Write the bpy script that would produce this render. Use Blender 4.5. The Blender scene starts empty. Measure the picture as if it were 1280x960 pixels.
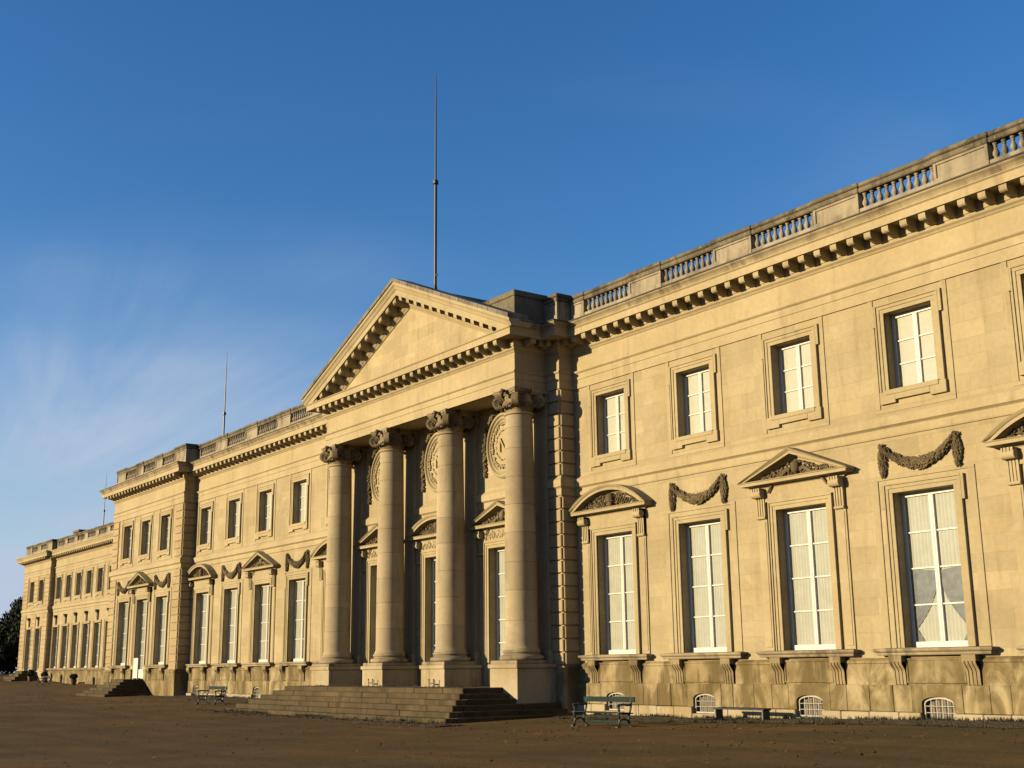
import bpy, bmesh, math, random
from mathutils import Vector, Matrix, Euler, noise as mnoise

# ------------------------------------------------------------------ camera, world, sun, exposure
S = bpy.context.scene
COL = S.collection
CAM = Vector((33.913, -28.876, 1.587))
YAW, PITCH, ROLL = math.radians(54.289), math.radians(13.045), math.radians(-0.642)
cd = bpy.data.cameras.new('camera'); cam = bpy.data.objects.new('camera', cd); COL.objects.link(cam)
cd.sensor_width = 36.0; cd.lens = 42.928; cd.clip_start = 0.1; cd.clip_end = 6000
_f = Vector((-math.sin(YAW) * math.cos(PITCH), math.cos(YAW) * math.cos(PITCH), math.sin(PITCH)))
_r = _f.cross(Vector((0, 0, 1))).normalized(); _u = _r.cross(_f)
_r2 = _r * math.cos(ROLL) + _u * math.sin(ROLL); _u2 = -_r * math.sin(ROLL) + _u * math.cos(ROLL)
cam.matrix_world = Matrix(((_r2.x, _u2.x, -_f.x, CAM.x), (_r2.y, _u2.y, -_f.y, CAM.y), (_r2.z, _u2.z, -_f.z, CAM.z), (0, 0, 0, 1)))
S.camera = cam

SUN_EL, SUN_AZ = math.radians(11.0), math.radians(23.0)     # azimuth: west of the facade's outward normal (-y), towards -x
SKY_STRENGTH = 0.08
SUN_STRENGTH = 5.0
EXPOSURE = 1.25
CLOUD_LOC, CLOUD_ROT = (6.1, 3.3), 10
to_sun = Vector((-math.sin(SUN_AZ) * math.cos(SUN_EL), -math.cos(SUN_AZ) * math.cos(SUN_EL), math.sin(SUN_EL)))

W = bpy.data.worlds.new('World'); S.world = W; W.use_nodes = True
wt = W.node_tree; wt.nodes.clear()
def wn(t, **k):
    n = wt.nodes.new(t)
    for a, b in k.items(): setattr(n, a, b)
    return n
sky = wn('ShaderNodeTexSky', sky_type='NISHITA', sun_disc=False, sun_elevation=SUN_EL,
         sun_rotation=math.atan2(to_sun.x, to_sun.y), altitude=60.0, air_density=1.0, dust_density=0.4, ozone_density=3.0)
bg = wn('ShaderNodeBackground'); bg.inputs['Strength'].default_value = SKY_STRENGTH
wo = wn('ShaderNodeOutputWorld')
tc = wn('ShaderNodeTexCoord'); sx = wn('ShaderNodeSeparateXYZ'); wt.links.new(tc.outputs['Generated'], sx.inputs[0])
def wmath(op, a, b=None, clamp=False):
    n = wn('ShaderNodeMath', operation=op, use_clamp=clamp)
    for i, v in enumerate((a, b)):
        if v is None: continue
        if isinstance(v, (int, float)): n.inputs[i].default_value = v
        else: wt.links.new(v, n.inputs[i])
    return n.outputs[0]
zz = wmath('ADD', wmath('MAXIMUM', sx.outputs['Z'], 0.0), 0.10)
cv = wn('ShaderNodeCombineXYZ')
wt.links.new(wmath('DIVIDE', sx.outputs['X'], zz), cv.inputs[0]); wt.links.new(wmath('DIVIDE', sx.outputs['Y'], zz), cv.inputs[1])
def wnoise(rot, scale, loc, ns, detail, dist):
    mp = wn('ShaderNodeMapping'); mp.inputs['Rotation'].default_value = (0, 0, math.radians(rot)); mp.inputs['Scale'].default_value = (*scale, 1); mp.inputs['Location'].default_value = (*loc, 0)
    wt.links.new(cv.outputs[0], mp.inputs[0])
    nz = wn('ShaderNodeTexNoise'); nz.inputs['Scale'].default_value = ns; nz.inputs['Detail'].default_value = detail; nz.inputs['Roughness'].default_value = 0.6; nz.inputs['Distortion'].default_value = dist
    wt.links.new(mp.outputs[0], nz.inputs['Vector']); return nz.outputs['Fac']
def wrange(v, a, b_, c=0.0, d=1.0):
    n = wn('ShaderNodeMapRange', interpolation_type='SMOOTHSTEP')
    for k_, x in (('From Min', a), ('From Max', b_), ('To Min', c), ('To Max', d)): n.inputs[k_].default_value = x
    wt.links.new(v, n.inputs['Value']); return n.outputs[0]
broad = wrange(wnoise(0, (0.42, 0.42), CLOUD_LOC, 1.0, 3, 0.3), 0.36, 0.62)          # where the cirrus veil lies
fil = wrange(wnoise(CLOUD_ROT, (0.32, 1.5), (2.3, 0.7), 1.0, 9, 1.2), 0.30, 0.75, 0.15, 1.0)   # its combed filaments
low = wrange(sx.outputs['Z'], 0.66, 0.10, 0.10, 1.0)                                  # thin cirrus gathers low over the horizon, all the way round
band = wrange(sx.outputs['Z'], 0.30, 0.0, 0.0, 0.75)                                  # even haze just over the horizon
amt = wmath('ADD', wmath('MULTIPLY', wmath('MULTIPLY', wmath('MULTIPLY', broad, fil), low), 0.85), band, True)
mx = wn('ShaderNodeMix', data_type='RGBA'); wt.links.new(amt, mx.inputs['Factor'])
hs = wn('ShaderNodeHueSaturation'); hs.inputs['Saturation'].default_value = 1.24; hs.inputs['Hue'].default_value = 0.509
wt.links.new(sky.outputs[0], hs.inputs['Color'])
wt.links.new(hs.outputs[0], mx.inputs['A']); mx.inputs['B'].default_value = (2.55, 3.0, 3.8, 1)
wt.links.new(mx.outputs['Result'], bg.inputs['Color']); wt.links.new(bg.outputs[0], wo.inputs[0])

sd = bpy.data.lights.new('sun', 'SUN'); sun = bpy.data.objects.new('sun', sd); COL.objects.link(sun)
sd.energy = SUN_STRENGTH; sd.angle = math.radians(0.53); sd.color = (1.0, 0.81, 0.50)
sun.rotation_euler = to_sun.to_track_quat('Z', 'Y').to_euler(); sun.location = (-20, -60, 40)

S.view_settings.view_transform = 'Standard'; S.view_settings.look = 'None'; S.view_settings.exposure = EXPOSURE
S.view_settings.gamma = 1.0; S.view_settings.use_curve_mapping = False
S.cycles.max_bounces = 8; S.cycles.transparent_max_bounces = 12

# ------------------------------------------------------------------ materials
def mat(name): 
    m = bpy.data.materials.new(name); m.use_nodes = True
    return m, m.node_tree, m.node_tree.nodes['Principled BSDF']
def link(nt, a, b): nt.links.new(a, b)
def noise_node(nt, vec, scale, detail=5, rough=0.55, dist=0.0):
    n = nt.nodes.new('ShaderNodeTexNoise'); n.inputs['Scale'].default_value = scale; n.inputs['Detail'].default_value = detail
    n.inputs['Roughness'].default_value = rough; n.inputs['Distortion'].default_value = dist
    nt.links.new(vec, n.inputs['Vector']); return n.outputs['Fac']
def rng(nt, v, a, b, c=0.0, d=1.0, smooth=True):
    n = nt.nodes.new('ShaderNodeMapRange'); n.interpolation_type = 'SMOOTHSTEP' if smooth else 'LINEAR'
    n.inputs['From Min'].default_value = a; n.inputs['From Max'].default_value = b
    n.inputs['To Min'].default_value = c; n.inputs['To Max'].default_value = d
    nt.links.new(v, n.inputs['Value']); return n.outputs[0]
def mixc(nt, f, a, b, mode='MIX'):
    n = nt.nodes.new('ShaderNodeMix'); n.data_type = 'RGBA'; n.blend_type = mode
    for i, v in (('Factor', f), ('A', a), ('B', b)):
        if hasattr(v, 'is_output'): nt.links.new(v, n.inputs[i])
        elif isinstance(v, (int, float)): n.inputs[i].default_value = v
        else: n.inputs[i].default_value = (*v, 1) if len(v) == 3 else v
    return n.outputs['Result']
def mth(nt, op, a, b=0.0):
    n = nt.nodes.new('ShaderNodeMath'); n.operation = op
    for i, v in enumerate((a, b)):
        if hasattr(v, 'is_output'): nt.links.new(v, n.inputs[i])
        else: n.inputs[i].default_value = v
    return n.outputs[0]
def vmap(nt, vec, scale):
    n = nt.nodes.new('ShaderNodeMapping'); n.inputs['Scale'].default_value = scale; nt.links.new(vec, n.inputs[0]); return n.outputs[0]

def stone(name, c1, c2, dirt, dirt_amt=0.5, streak=(0.5, 0.75), blotch=0.0, blotch_col=(0.1, 0.08, 0.04), joints=0.0, row=0.485, width=1.2, bump=0.35, lichen=None, tint=0.07):
    c1, c2, dirt, blotch_col = (tuple(x * ALB for x in t) for t in (c1, c2, dirt, blotch_col))
    m, nt, b = mat(name)
    g = nt.nodes.new('ShaderNodeNewGeometry'); P = g.outputs['Position']
    oi = nt.nodes.new('ShaderNodeObjectInfo')
    col = mixc(nt, rng(nt, noise_node(nt, P, 0.45, 5), 0.35, 0.68), c1, c2)
    sep = nt.nodes.new('ShaderNodeSeparateXYZ'); link(nt, P, sep.inputs[0])
    # sedimentary veining: faint long bands lying nearly flat
    vein = noise_node(nt, vmap(nt, P, (0.55, 0.55, 3.6)), 1.0, 6, 0.6, 0.8)
    col = mixc(nt, rng(nt, vein, 0.56, 0.74, 0, 0.35), col, tuple(x * y for x, y in zip(c1, (1.12, 0.98, 0.72))))
    pale = noise_node(nt, vmap(nt, P, (0.7, 0.7, 1.3)), 1.0, 7, 0.62, 0.9)
    col = mixc(nt, rng(nt, pale, 0.56, 0.72, 0, 0.45), col, tuple(min(1, x * y) for x, y in zip(c1, (1.14, 1.18, 1.3))))
    jb = None
    if joints > 0:
        cx = nt.nodes.new('ShaderNodeCombineXYZ'); link(nt, mth(nt, 'ADD', sep.outputs[0], sep.outputs[1]), cx.inputs[0]); link(nt, sep.outputs[2], cx.inputs[1])
        br = nt.nodes.new('ShaderNodeTexBrick'); link(nt, cx.outputs[0], br.inputs['Vector'])
        br.inputs['Scale'].default_value = 1.0; br.inputs['Brick Width'].default_value = width; br.inputs['Row Height'].default_value = row
        br.inputs['Mortar Size'].default_value = 0.007; br.inputs['Mortar Smooth'].default_value = 0.35; br.offset = 0.5
        br.inputs['Color1'].default_value = (1.09, 1.07, 1.04, 1); br.inputs['Color2'].default_value = (0.86, 0.865, 0.87, 1); br.inputs['Mortar'].default_value = (1 - joints, 1 - joints, 1 - joints, 1)
        col = mixc(nt, 0.75, col, br.outputs['Color'], 'MULTIPLY'); jb = br.outputs['Fac']
    # piece-to-piece tint
    col = mixc(nt, 1.0, col, mixc(nt, oi.outputs['Random'], tuple(1 - tint * x for x in (1, 1, 1.1)), tuple(1 + tint * x for x in (.75, .65, .5))), 'MULTIPLY')
    fine = noise_node(nt, P, 7.0, 7, 0.65)
    col = mixc(nt, 0.8, col, mixc(nt, rng(nt, fine, 0.3, 0.7), (0.91, 0.905, 0.89), (1.05, 1.05, 1.05)), 'MULTIPLY')
    st = noise_node(nt, vmap(nt, P, (2.4, 2.4, 0.22)), 1.0, 6, 0.6)
    big = noise_node(nt, P, 0.7, 4)
    sf = mth(nt, 'MULTIPLY', rng(nt, st, *streak), rng(nt, big, 0.35, 0.62))
    col = mixc(nt, mth(nt, 'MULTIPLY', sf, dirt_amt), col, dirt)
    if blotch > 0:
        bl = noise_node(nt, vmap(nt, P, (1.5, 1.5, 0.85)), 0.9, 8, 0.62, 0.7)
        col = mixc(nt, rng(nt, bl, 0.36, 0.62, 0, blotch), col, blotch_col)
    if lichen:
        li = noise_node(nt, P, 5.5, 6, 0.7)
        col = mixc(nt, rng(nt, li, 0.5, 0.66, 0, 0.7), col, tuple(x * ALB for x in lichen))
    link(nt, col, b.inputs['Base Color'])
    b.inputs['Roughness'].default_value = 0.92; b.inputs['Specular IOR Level'].default_value = 0.18
    bp = nt.nodes.new('ShaderNodeBump'); bp.inputs['Strength'].default_value = bump; bp.inputs['Distance'].default_value = 0.012
    h = mth(nt, 'ADD', noise_node(nt, P, 26, 6, 0.7), mth(nt, 'MULTIPLY', fine, 1.4))
    if jb is not None: h = mth(nt, 'SUBTRACT', h, mth(nt, 'MULTIPLY', jb, 0.9))
    link(nt, h, bp.inputs['Height']); link(nt, bp.outputs[0], b.inputs['Normal'])
    return m

ALB = 0.415   # the limestone's overall lightness
LC1, LC2 = (0.60, 0.495, 0.30), (0.515, 0.41, 0.235)
M = {}
M['wall'] = stone('limestone_ashlar', LC1, LC2, (0.28, 0.205, 0.11), 0.6, joints=0.24, bump=0.3)
M['trim'] = stone('limestone_trim', (0.59, 0.48, 0.285), (0.51, 0.41, 0.235), (0.27, 0.20, 0.11), 0.55, bump=0.3)
M['quoin'] = stone('limestone_quoin', (0.58, 0.45, 0.26), (0.48, 0.36, 0.20), (0.24, 0.17, 0.09), 0.5, bump=0.4)
M['sill'] = stone('weathered_sill_stone', (0.52, 0.42, 0.27), (0.38, 0.30, 0.19), (0.14, 0.11, 0.07), 0.75, streak=(0.42, 0.62), bump=0.5)
M['plinth'] = stone('stained_dimmed_plinth_stone', (0.56, 0.45, 0.26), (0.37, 0.275, 0.13), (0.125, 0.09, 0.036), 0.9, streak=(0.42, 0.56), blotch=0.85, blotch_col=(0.17, 0.122, 0.045), bump=0.55)  # real stain; its extra spread and darkness paint in dimmer light low down
M['base'] = stone('pale_base_stone', (0.60, 0.50, 0.34), (0.45, 0.35, 0.2), (0.2, 0.15, 0.08), 0.6, bump=0.5)
M['column'] = stone('column_stone', (0.585, 0.475, 0.305), (0.50, 0.40, 0.25), (0.26, 0.20, 0.12), 0.5, streak=(0.44, 0.66), bump=0.3, tint=0.13)
M['parapet'] = stone('grey_parapet_stone', (0.52, 0.44, 0.31), (0.40, 0.33, 0.23), (0.10, 0.085, 0.06), 0.7, streak=(0.4, 0.62), bump=0.5)
M['coping'] = stone('lichened_coping_stone', (0.27, 0.225, 0.15), (0.15, 0.125, 0.085), (0.06, 0.05, 0.035), 0.8, streak=(0.4, 0.6), bump=0.7, lichen=(0.34, 0.29, 0.17))
M['carved'] = stone('sooty_carved_stone', (0.29, 0.22, 0.12), (0.15, 0.11, 0.06), (0.08, 0.06, 0.035), 0.7, streak=(0.42, 0.6), bump=0.5)
M['capital'] = stone('weathered_capital_stone', (0.56, 0.44, 0.26), (0.34, 0.26, 0.15), (0.12, 0.09, 0.05), 0.8, streak=(0.42, 0.6), blotch=0.6, blotch_col=(0.16, 0.12, 0.07), bump=0.5)
M['sima'] = stone('weathered_cornice_stone', (0.56, 0.45, 0.27), (0.40, 0.315, 0.19), (0.15, 0.115, 0.065), 0.75, streak=(0.42, 0.62), bump=0.4)
M['bracket'] = stone('stained_bracket_stone', (0.46, 0.355, 0.20), (0.33, 0.25, 0.13), (0.12, 0.09, 0.04), 0.8, streak=(0.42, 0.6), bump=0.45)
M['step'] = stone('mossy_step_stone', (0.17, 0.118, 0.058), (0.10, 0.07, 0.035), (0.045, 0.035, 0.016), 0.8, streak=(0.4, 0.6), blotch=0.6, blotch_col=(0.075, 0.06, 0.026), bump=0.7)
M['slab'] = stone('grey_coping_slab', (0.34, 0.30, 0.235), (0.25, 0.22, 0.17), (0.10, 0.09, 0.07), 0.7, streak=(0.4, 0.62), bump=0.4)
M['lead'] = stone('lead_roofing', (0.16, 0.15, 0.135), (0.11, 0.10, 0.09), (0.06, 0.055, 0.05), 0.6, bump=0.4)

def plain(name, col, rough=0.6, metal=0.0, var=0.12, scale=12.0, spec=0.4, bump=0.0):
    col = tuple(x * 0.72 for x in col)
    m, nt, b = mat(name)
    g = nt.nodes.new('ShaderNodeNewGeometry')
    n = noise_node(nt, g.outputs['Position'], scale, 6, 0.6)
    c = mixc(nt, rng(nt, n, 0.3, 0.7), tuple(x * (1 - var) for x in col), tuple(min(1, x * (1 + var)) for x in col))
    link(nt, c, b.inputs['Base Color']); b.inputs['Roughness'].default_value = rough; b.inputs['Metallic'].default_value = metal
    b.inputs['Specular IOR Level'].default_value = spec
    if bump:
        bp = nt.nodes.new('ShaderNodeBump'); bp.inputs['Strength'].default_value = bump; bp.inputs['Distance'].default_value = 0.01
        link(nt, n, bp.inputs['Height']); link(nt, bp.outputs[0], b.inputs['Normal'])
    return m
M['paint'] = plain('white_window_paint', (0.48, 0.46, 0.41), 0.5, var=0.06)
M['greypaint'] = plain('grey_grille_paint', (0.30, 0.27, 0.21), 0.6, var=0.15)
M['curtain'] = plain('white_curtain_cloth', (0.42, 0.40, 0.335), 0.95, var=0.05, scale=3, spec=0.05)
M['shutter'] = plain('cream_inner_shutter', (0.46, 0.43, 0.34), 0.7, var=0.05, scale=3)
M['drape'] = plain('grey_drape_cloth', (0.19, 0.19, 0.195), 0.95, var=0.15, scale=6, spec=0.05)
M['dark'] = plain('dark_interior', (0.03, 0.028, 0.025), 0.9)
M['iron'] = plain('black_cast_iron', (0.022, 0.022, 0.022), 0.5, var=0.25, spec=0.5)
M['green'] = plain('green_bench_paint', (0.006, 0.019, 0.017), 0.75, var=0.3, scale=5, spec=0.15, bump=0.2)
M['bluegrey'] = plain('faded_blue_bench_paint', (0.03, 0.036, 0.042), 0.75, var=0.3, scale=5, spec=0.15, bump=0.2)
M['ventback'] = plain('grey_wire_mesh_backing', (0.13, 0.11, 0.085), 0.9, var=0.4, scale=30)
M['rod'] = plain('dark_rod_metal', (0.010, 0.010, 0.012), 0.5, var=0.1)
M['terracotta'] = plain('terracotta', (0.10, 0.05, 0.03), 0.85, bump=0.2)
M['white'] = plain('white_board', (0.45, 0.44, 0.41), 0.6, var=0.03)
M['bark'] = plain('tree_bark', (0.06, 0.045, 0.03), 0.95, bump=0.6)
M['brick'] = plain('chimney_brick', (0.13, 0.075, 0.05), 0.9, bump=0.3)

m, nt, b = mat('window_glass'); M['glass'] = m
tr = nt.nodes.new('ShaderNodeBsdfTransparent'); tr.inputs[0].default_value = (0.95, 0.96, 0.95, 1)
gl = nt.nodes.new('ShaderNodeBsdfGlossy'); gl.inputs['Roughness'].default_value = 0.03
lw = nt.nodes.new('ShaderNodeLayerWeight'); lw.inputs['Blend'].default_value = 0.5
fres = mth(nt, 'ADD', mth(nt, 'MULTIPLY', mth(nt, 'POWER', lw.outputs['Facing'], 5.0), 0.9), 0.035)   # same from either face of the pane
g_ = nt.nodes.new('ShaderNodeNewGeometry'); bp_ = nt.nodes.new('ShaderNodeBump'); bp_.inputs['Strength'].default_value = 0.12; bp_.inputs['Distance'].default_value = 0.02
link(nt, noise_node(nt, g_.outputs['Position'], 2.5, 2), bp_.inputs['Height']); link(nt, bp_.outputs[0], gl.inputs['Normal'])
ms = nt.nodes.new('ShaderNodeMixShader'); link(nt, fres, ms.inputs[0]); link(nt, tr.outputs[0], ms.inputs[1]); link(nt, gl.outputs[0], ms.inputs[2])
link(nt, ms.outputs[0], nt.nodes['Material Output'].inputs[0]); nt.nodes.remove(b)

def leafmat(name, a, c):
    m, nt, b = mat(name)
    oi = nt.nodes.new('ShaderNodeNewGeometry')
    col = mixc(nt, oi.outputs['Random Per Island'], a, c)
    link(nt, col, b.inputs['Base Color']); b.inputs['Roughness'].default_value = 0.75; b.inputs['Specular IOR Level'].default_value = 0.2
    return m
M['leaf'] = leafmat('dark_tree_leaves', (0.008, 0.012, 0.006), (0.02, 0.024, 0.010))
M['shrub'] = leafmat('shrub_leaves', (0.012, 0.018, 0.007), (0.03, 0.035, 0.012))
M['fallen'] = leafmat('fallen_leaves', (0.1088, 0.0510, 0.0136), (0.0476, 0.0238, 0.0082))

m, nt, b = mat('sandy_soil'); M['ground'] = m
g_ = nt.nodes.new('ShaderNodeNewGeometry'); P_ = g_.outputs['Position']
c_ = mixc(nt, rng(nt, noise_node(nt, P_, 0.28, 6, 0.6), 0.35, 0.66), (0.1139, 0.0667, 0.0220), (0.0750, 0.0454, 0.0159))
c_ = mixc(nt, rng(nt, noise_node(nt, P_, 1.7, 6, 0.65), 0.5, 0.72, 0, 0.55), c_, (0.0588, 0.0398, 0.0159))
c_ = mixc(nt, rng(nt, noise_node(nt, P_, 0.09, 4, 0.5), 0.55, 0.7, 0, 0.6), c_, (0.0478, 0.0411, 0.0159))
c_ = mixc(nt, rng(nt, noise_node(nt, vmap(nt, P_, (0.05, 0.75, 1)), 1.0, 5, 0.6, 0.3), 0.46, 0.62, 0, 0.5), c_, (0.0567, 0.0378, 0.0146))   # long worn tracks beside the front
c_ = mixc(nt, 0.9, c_, mixc(nt, rng(nt, noise_node(nt, P_, 18, 5, 0.7), 0.3, 0.7), (0.72, 0.72, 0.72), (1.15, 1.15, 1.15)), 'MULTIPLY')
link(nt, c_, b.inputs['Base Color']); b.inputs['Roughness'].default_value = 0.98; b.inputs['Specular IOR Level'].default_value = 0.1
bp_ = nt.nodes.new('ShaderNodeBump'); bp_.inputs['Strength'].default_value = 0.8; bp_.inputs['Distance'].default_value = 0.03
link(nt, mth(nt, 'ADD', noise_node(nt, P_, 5, 5, 0.6), mth(nt, 'MULTIPLY', noise_node(nt, P_, 34, 4, 0.7), 0.5)), bp_.inputs['Height']); link(nt, bp_.outputs[0], b.inputs['Normal'])

m, nt, b = mat('cobbled_gutter'); M['cobble'] = m
g_ = nt.nodes.new('ShaderNodeNewGeometry'); P_ = g_.outputs['Position']
vo = nt.nodes.new('ShaderNodeTexVoronoi'); vo.feature = 'DISTANCE_TO_EDGE'; vo.inputs['Scale'].default_value = 7.5; link(nt, P_, vo.inputs['Vector'])
vc = nt.nodes.new('ShaderNodeTexVoronoi'); vc.inputs['Scale'].default_value = 7.5; link(nt, P_, vc.inputs['Vector'])
c_ = mixc(nt, vc.outputs['Color'], (0.0544, 0.0449, 0.0299), (0.0952, 0.0782, 0.0544))
c_ = mixc(nt, rng(nt, vo.outputs['Distance'], 0.0, 0.12), (0.0238, 0.0224, 0.0109), c_)
c_ = mixc(nt, rng(nt, noise_node(nt, P_, 0.8, 5, 0.6), 0.45, 0.65, 0, 0.7), c_, (0.0374, 0.0313, 0.0136))
link(nt, c_, b.inputs['Base Color']); b.inputs['Roughness'].default_value = 0.95; b.inputs['Specular IOR Level'].default_value = 0.15
bp_ = nt.nodes.new('ShaderNodeBump'); bp_.inputs['Strength'].default_value = 0.9; bp_.inputs['Distance'].default_value = 0.03
link(nt, rng(nt, vo.outputs['Distance'], 0.0, 0.2), bp_.inputs['Height']); link(nt, bp_.outputs[0], b.inputs['Normal'])

# ------------------------------------------------------------------ mesh helpers
_ICO = {}
def ico(sub):
    if sub not in _ICO:
        bm = bmesh.new(); bmesh.ops.create_icosphere(bm, subdivisions=sub, radius=1.0)
        _ICO[sub] = ([v.co.copy() for v in bm.verts], [[v.index for v in f.verts] for f in bm.faces]); bm.free()
    return _ICO[sub]

class MB:
    def __init__(s): s.v = []; s.f = []
    def poly(s, pts):
        n = len(s.v); s.v += [tuple(p) for p in pts]; s.f.append(list(range(n, n + len(pts))))
    def box(s, x0, x1, y0, y1, z0, z1, c=0.0, xf=None):
        X, Y, Z = (x0, x1), (y0, y1), (z0, z1); n = len(s.v)
        if c <= 0:
            P = [(X[i], Y[j], Z[k]) for i in (0, 1) for j in (0, 1) for k in (0, 1)]
            F = [[0, 1, 3, 2], [4, 6, 7, 5], [0, 4, 5, 1], [2, 3, 7, 6], [0, 2, 6, 4], [1, 5, 7, 3]]
        else:
            c = min(c, abs(x1 - x0) * .45, abs(y1 - y0) * .45, abs(z1 - z0) * .45)
            idx = {}; P = []
            for i in (0, 1):
                for j in (0, 1):
                    for k in (0, 1):
                        for a in range(3):
                            sg = (i, j, k); p = [X[i], Y[j], Z[k]]
                            for q in range(3):
                                if q != a: p[q] += c if sg[q] == 0 else -c
                            idx[(i, j, k, a)] = len(P); P.append(tuple(p))
            F = []
            for a in range(3):
                o = [q for q in range(3) if q != a]
                for sg in (0, 1):
                    r = []
                    for u, w in ((0, 0), (1, 0), (1, 1), (0, 1)):
                        t = [0, 0, 0]; t[a] = sg; t[o[0]] = u; t[o[1]] = w; r.append(idx[(*t, a)])
                    F.append(r)
            for e in range(3):
                o = [q for q in range(3) if q != e]
                for u in (0, 1):
                    for w in (0, 1):
                        r = []
                        for val, ax in ((0, o[0]), (1, o[0]), (1, o[1]), (0, o[1])):
                            t = [0, 0, 0]; t[e] = val; t[o[0]] = u; t[o[1]] = w; r.append(idx[(*t, ax)])
                        F.append(r)
            for i in (0, 1):
                for j in (0, 1):
                    for k in (0, 1): F.append([idx[(i, j, k, a)] for a in range(3)])
        if xf: P = [tuple(xf @ Vector(p)) for p in P]
        s.v += P; s.f += [[q + n for q in f] for f in F]
    def prism(s, poly, a, b, fn):
        """poly: 2-D outline, fn(u, v, t) -> 3-D point, extruded from t=a to t=b"""
        n = len(s.v); k = len(poly)
        s.v += [tuple(fn(u, v, a)) for u, v in poly] + [tuple(fn(u, v, b)) for u, v in poly]
        s.f += [list(range(n, n + k)), list(range(n + k, n + 2 * k))[::-1]]
        for i in range(k):
            j = (i + 1) % k; s.f.append([n + i, n + j, n + k + j, n + k + i])
    def sweep(s, prof, path, cap=True):
        """prof: (outward, z) points; path: plan points, outward lies to the right of travel; mitred corners"""
        nrm = []
        for i in range(len(path) - 1):
            d = Vector((path[i + 1][0] - path[i][0], path[i + 1][1] - path[i][1])).normalized(); nrm.append(Vector((d.y, -d.x)))
        rings = []
        for i, p in enumerate(path):
            if i == 0: m_ = nrm[0]
            elif i == len(path) - 1: m_ = nrm[-1]
            else:
                a, b2 = nrm[i - 1], nrm[i]; m_ = (a + b2) / (1 + a.dot(b2))
            n = len(s.v); s.v += [(p[0] + m_.x * o, p[1] + m_.y * o, z) for o, z in prof]; rings.append(n)
        k = len(prof)
        for i in range(len(rings) - 1):
            for j in range(k - 1): s.f.append([rings[i] + j, rings[i + 1] + j, rings[i + 1] + j + 1, rings[i] + j + 1])
        if cap:
            s.f.append([rings[0] + j for j in range(k)]); s.f.append([rings[-1] + j for j in range(k)][::-1])
    def lathe(s, prof, n, cx=0, cy=0, sx=1, sy=1):
        m0 = len(s.v)
        for r, z in prof:
            for i in range(n):
                a = 2 * math.pi * i / n; s.v.append((cx + r * math.cos(a) * sx, cy + r * math.sin(a) * sy, z))
        for j in range(len(prof) - 1):
            for i in range(n):
                q = (i + 1) % n; s.f.append([m0 + j * n + i, m0 + j * n + q, m0 + (j + 1) * n + q, m0 + (j + 1) * n + i])
        s.f.append([m0 + i for i in range(n)][::-1]); s.f.append([m0 + (len(prof) - 1) * n + i for i in range(n)])
    def blob(s, c, r, rot=None, sub=1):
        V, F = ico(sub); n = len(s.v); R_ = rot.to_matrix() if rot else None
        for v in V:
            p = Vector((v.x * r[0], v.y * r[1], v.z * r[2]))
            if R_: p = R_ @ p
            s.v.append((c[0] + p.x, c[1] + p.y, c[2] + p.z))
        s.f += [[q + n for q in f] for f in F]
    def tube(s, pts, r, n=8, r2=None):
        pts = [Vector(p) for p in pts]; rings = []
        for i, p in enumerate(pts):
            d = (pts[min(i + 1, len(pts) - 1)] - pts[max(i - 1, 0)]).normalized()
            a = d.cross(Vector((0, 0, 1)) if abs(d.z) < .95 else Vector((1, 0, 0))).normalized(); b2 = d.cross(a)
            rr = r if r2 is None else r + (r2 - r) * i / (len(pts) - 1)
            rings.append(len(s.v)); s.v += [tuple(p + (a * math.cos(2 * math.pi * k / n) + b2 * math.sin(2 * math.pi * k / n)) * rr) for k in range(n)]
        for i in range(len(rings) - 1):
            for k in range(n):
                q = (k + 1) % n; s.f.append([rings[i] + k, rings[i] + q, rings[i + 1] + q, rings[i + 1] + k])
        s.f.append([rings[0] + k for k in range(n)]); s.f.append([rings[-1] + k for k in range(n)][::-1])
    def mesh(s, name, m, smooth=False, fix=True):
        me = bpy.data.meshes.new(name); me.from_pydata(s.v, [], s.f); me.materials.append(M[m])
        if fix:
            bm = bmesh.new(); bm.from_mesh(me); bmesh.ops.recalc_face_normals(bm, faces=bm.faces); bm.to_mesh(me); bm.free()
        if smooth:
            me.polygons.foreach_set('use_smooth', [True] * len(me.polygons)); me.set_sharp_from_angle(angle=math.radians(32))
        me.update(); return me

def put(name, me, parent=None, loc=(0, 0, 0), rz=0.0, scale=None):
    o = bpy.data.objects.new(name, me); COL.objects.link(o); o.parent = parent; o.location = loc
    if rz: o.rotation_euler = (0, 0, rz)
    if scale: o.scale = scale
    return o
def tag(o, label, cat, group=None):
    o['label'] = label; o['category'] = cat
    if group: o['group'] = group
    return o
def ground_z(x, y):
    def ip(t, xs, zs):
        if t <= xs[0]: return zs[0]
        for i in range(len(xs) - 1):
            if t <= xs[i + 1]:
                q = (t - xs[i]) / (xs[i + 1] - xs[i]); q = q * q * (3 - 2 * q); return zs[i] + (zs[i + 1] - zs[i]) * q
        return zs[-1]
    b = ip(x, [-160, -118, -104, -95, -75, -54, -30, -14, 2, 16, 40], [1.35, 1.3, 0.7, 0.42, 0.32, 0.12, 0.06, -0.12, -0.11, 0.1, 0.12])
    y0 = 8.8 if x < -60 else 0.0
    d = max(0.0, min(10.0, y0 - y))
    return b - 0.02 * d + (0.012 * mnoise.noise(Vector((x * .4, y * .4, 0))) if abs(y) < 40 else 0)

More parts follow.
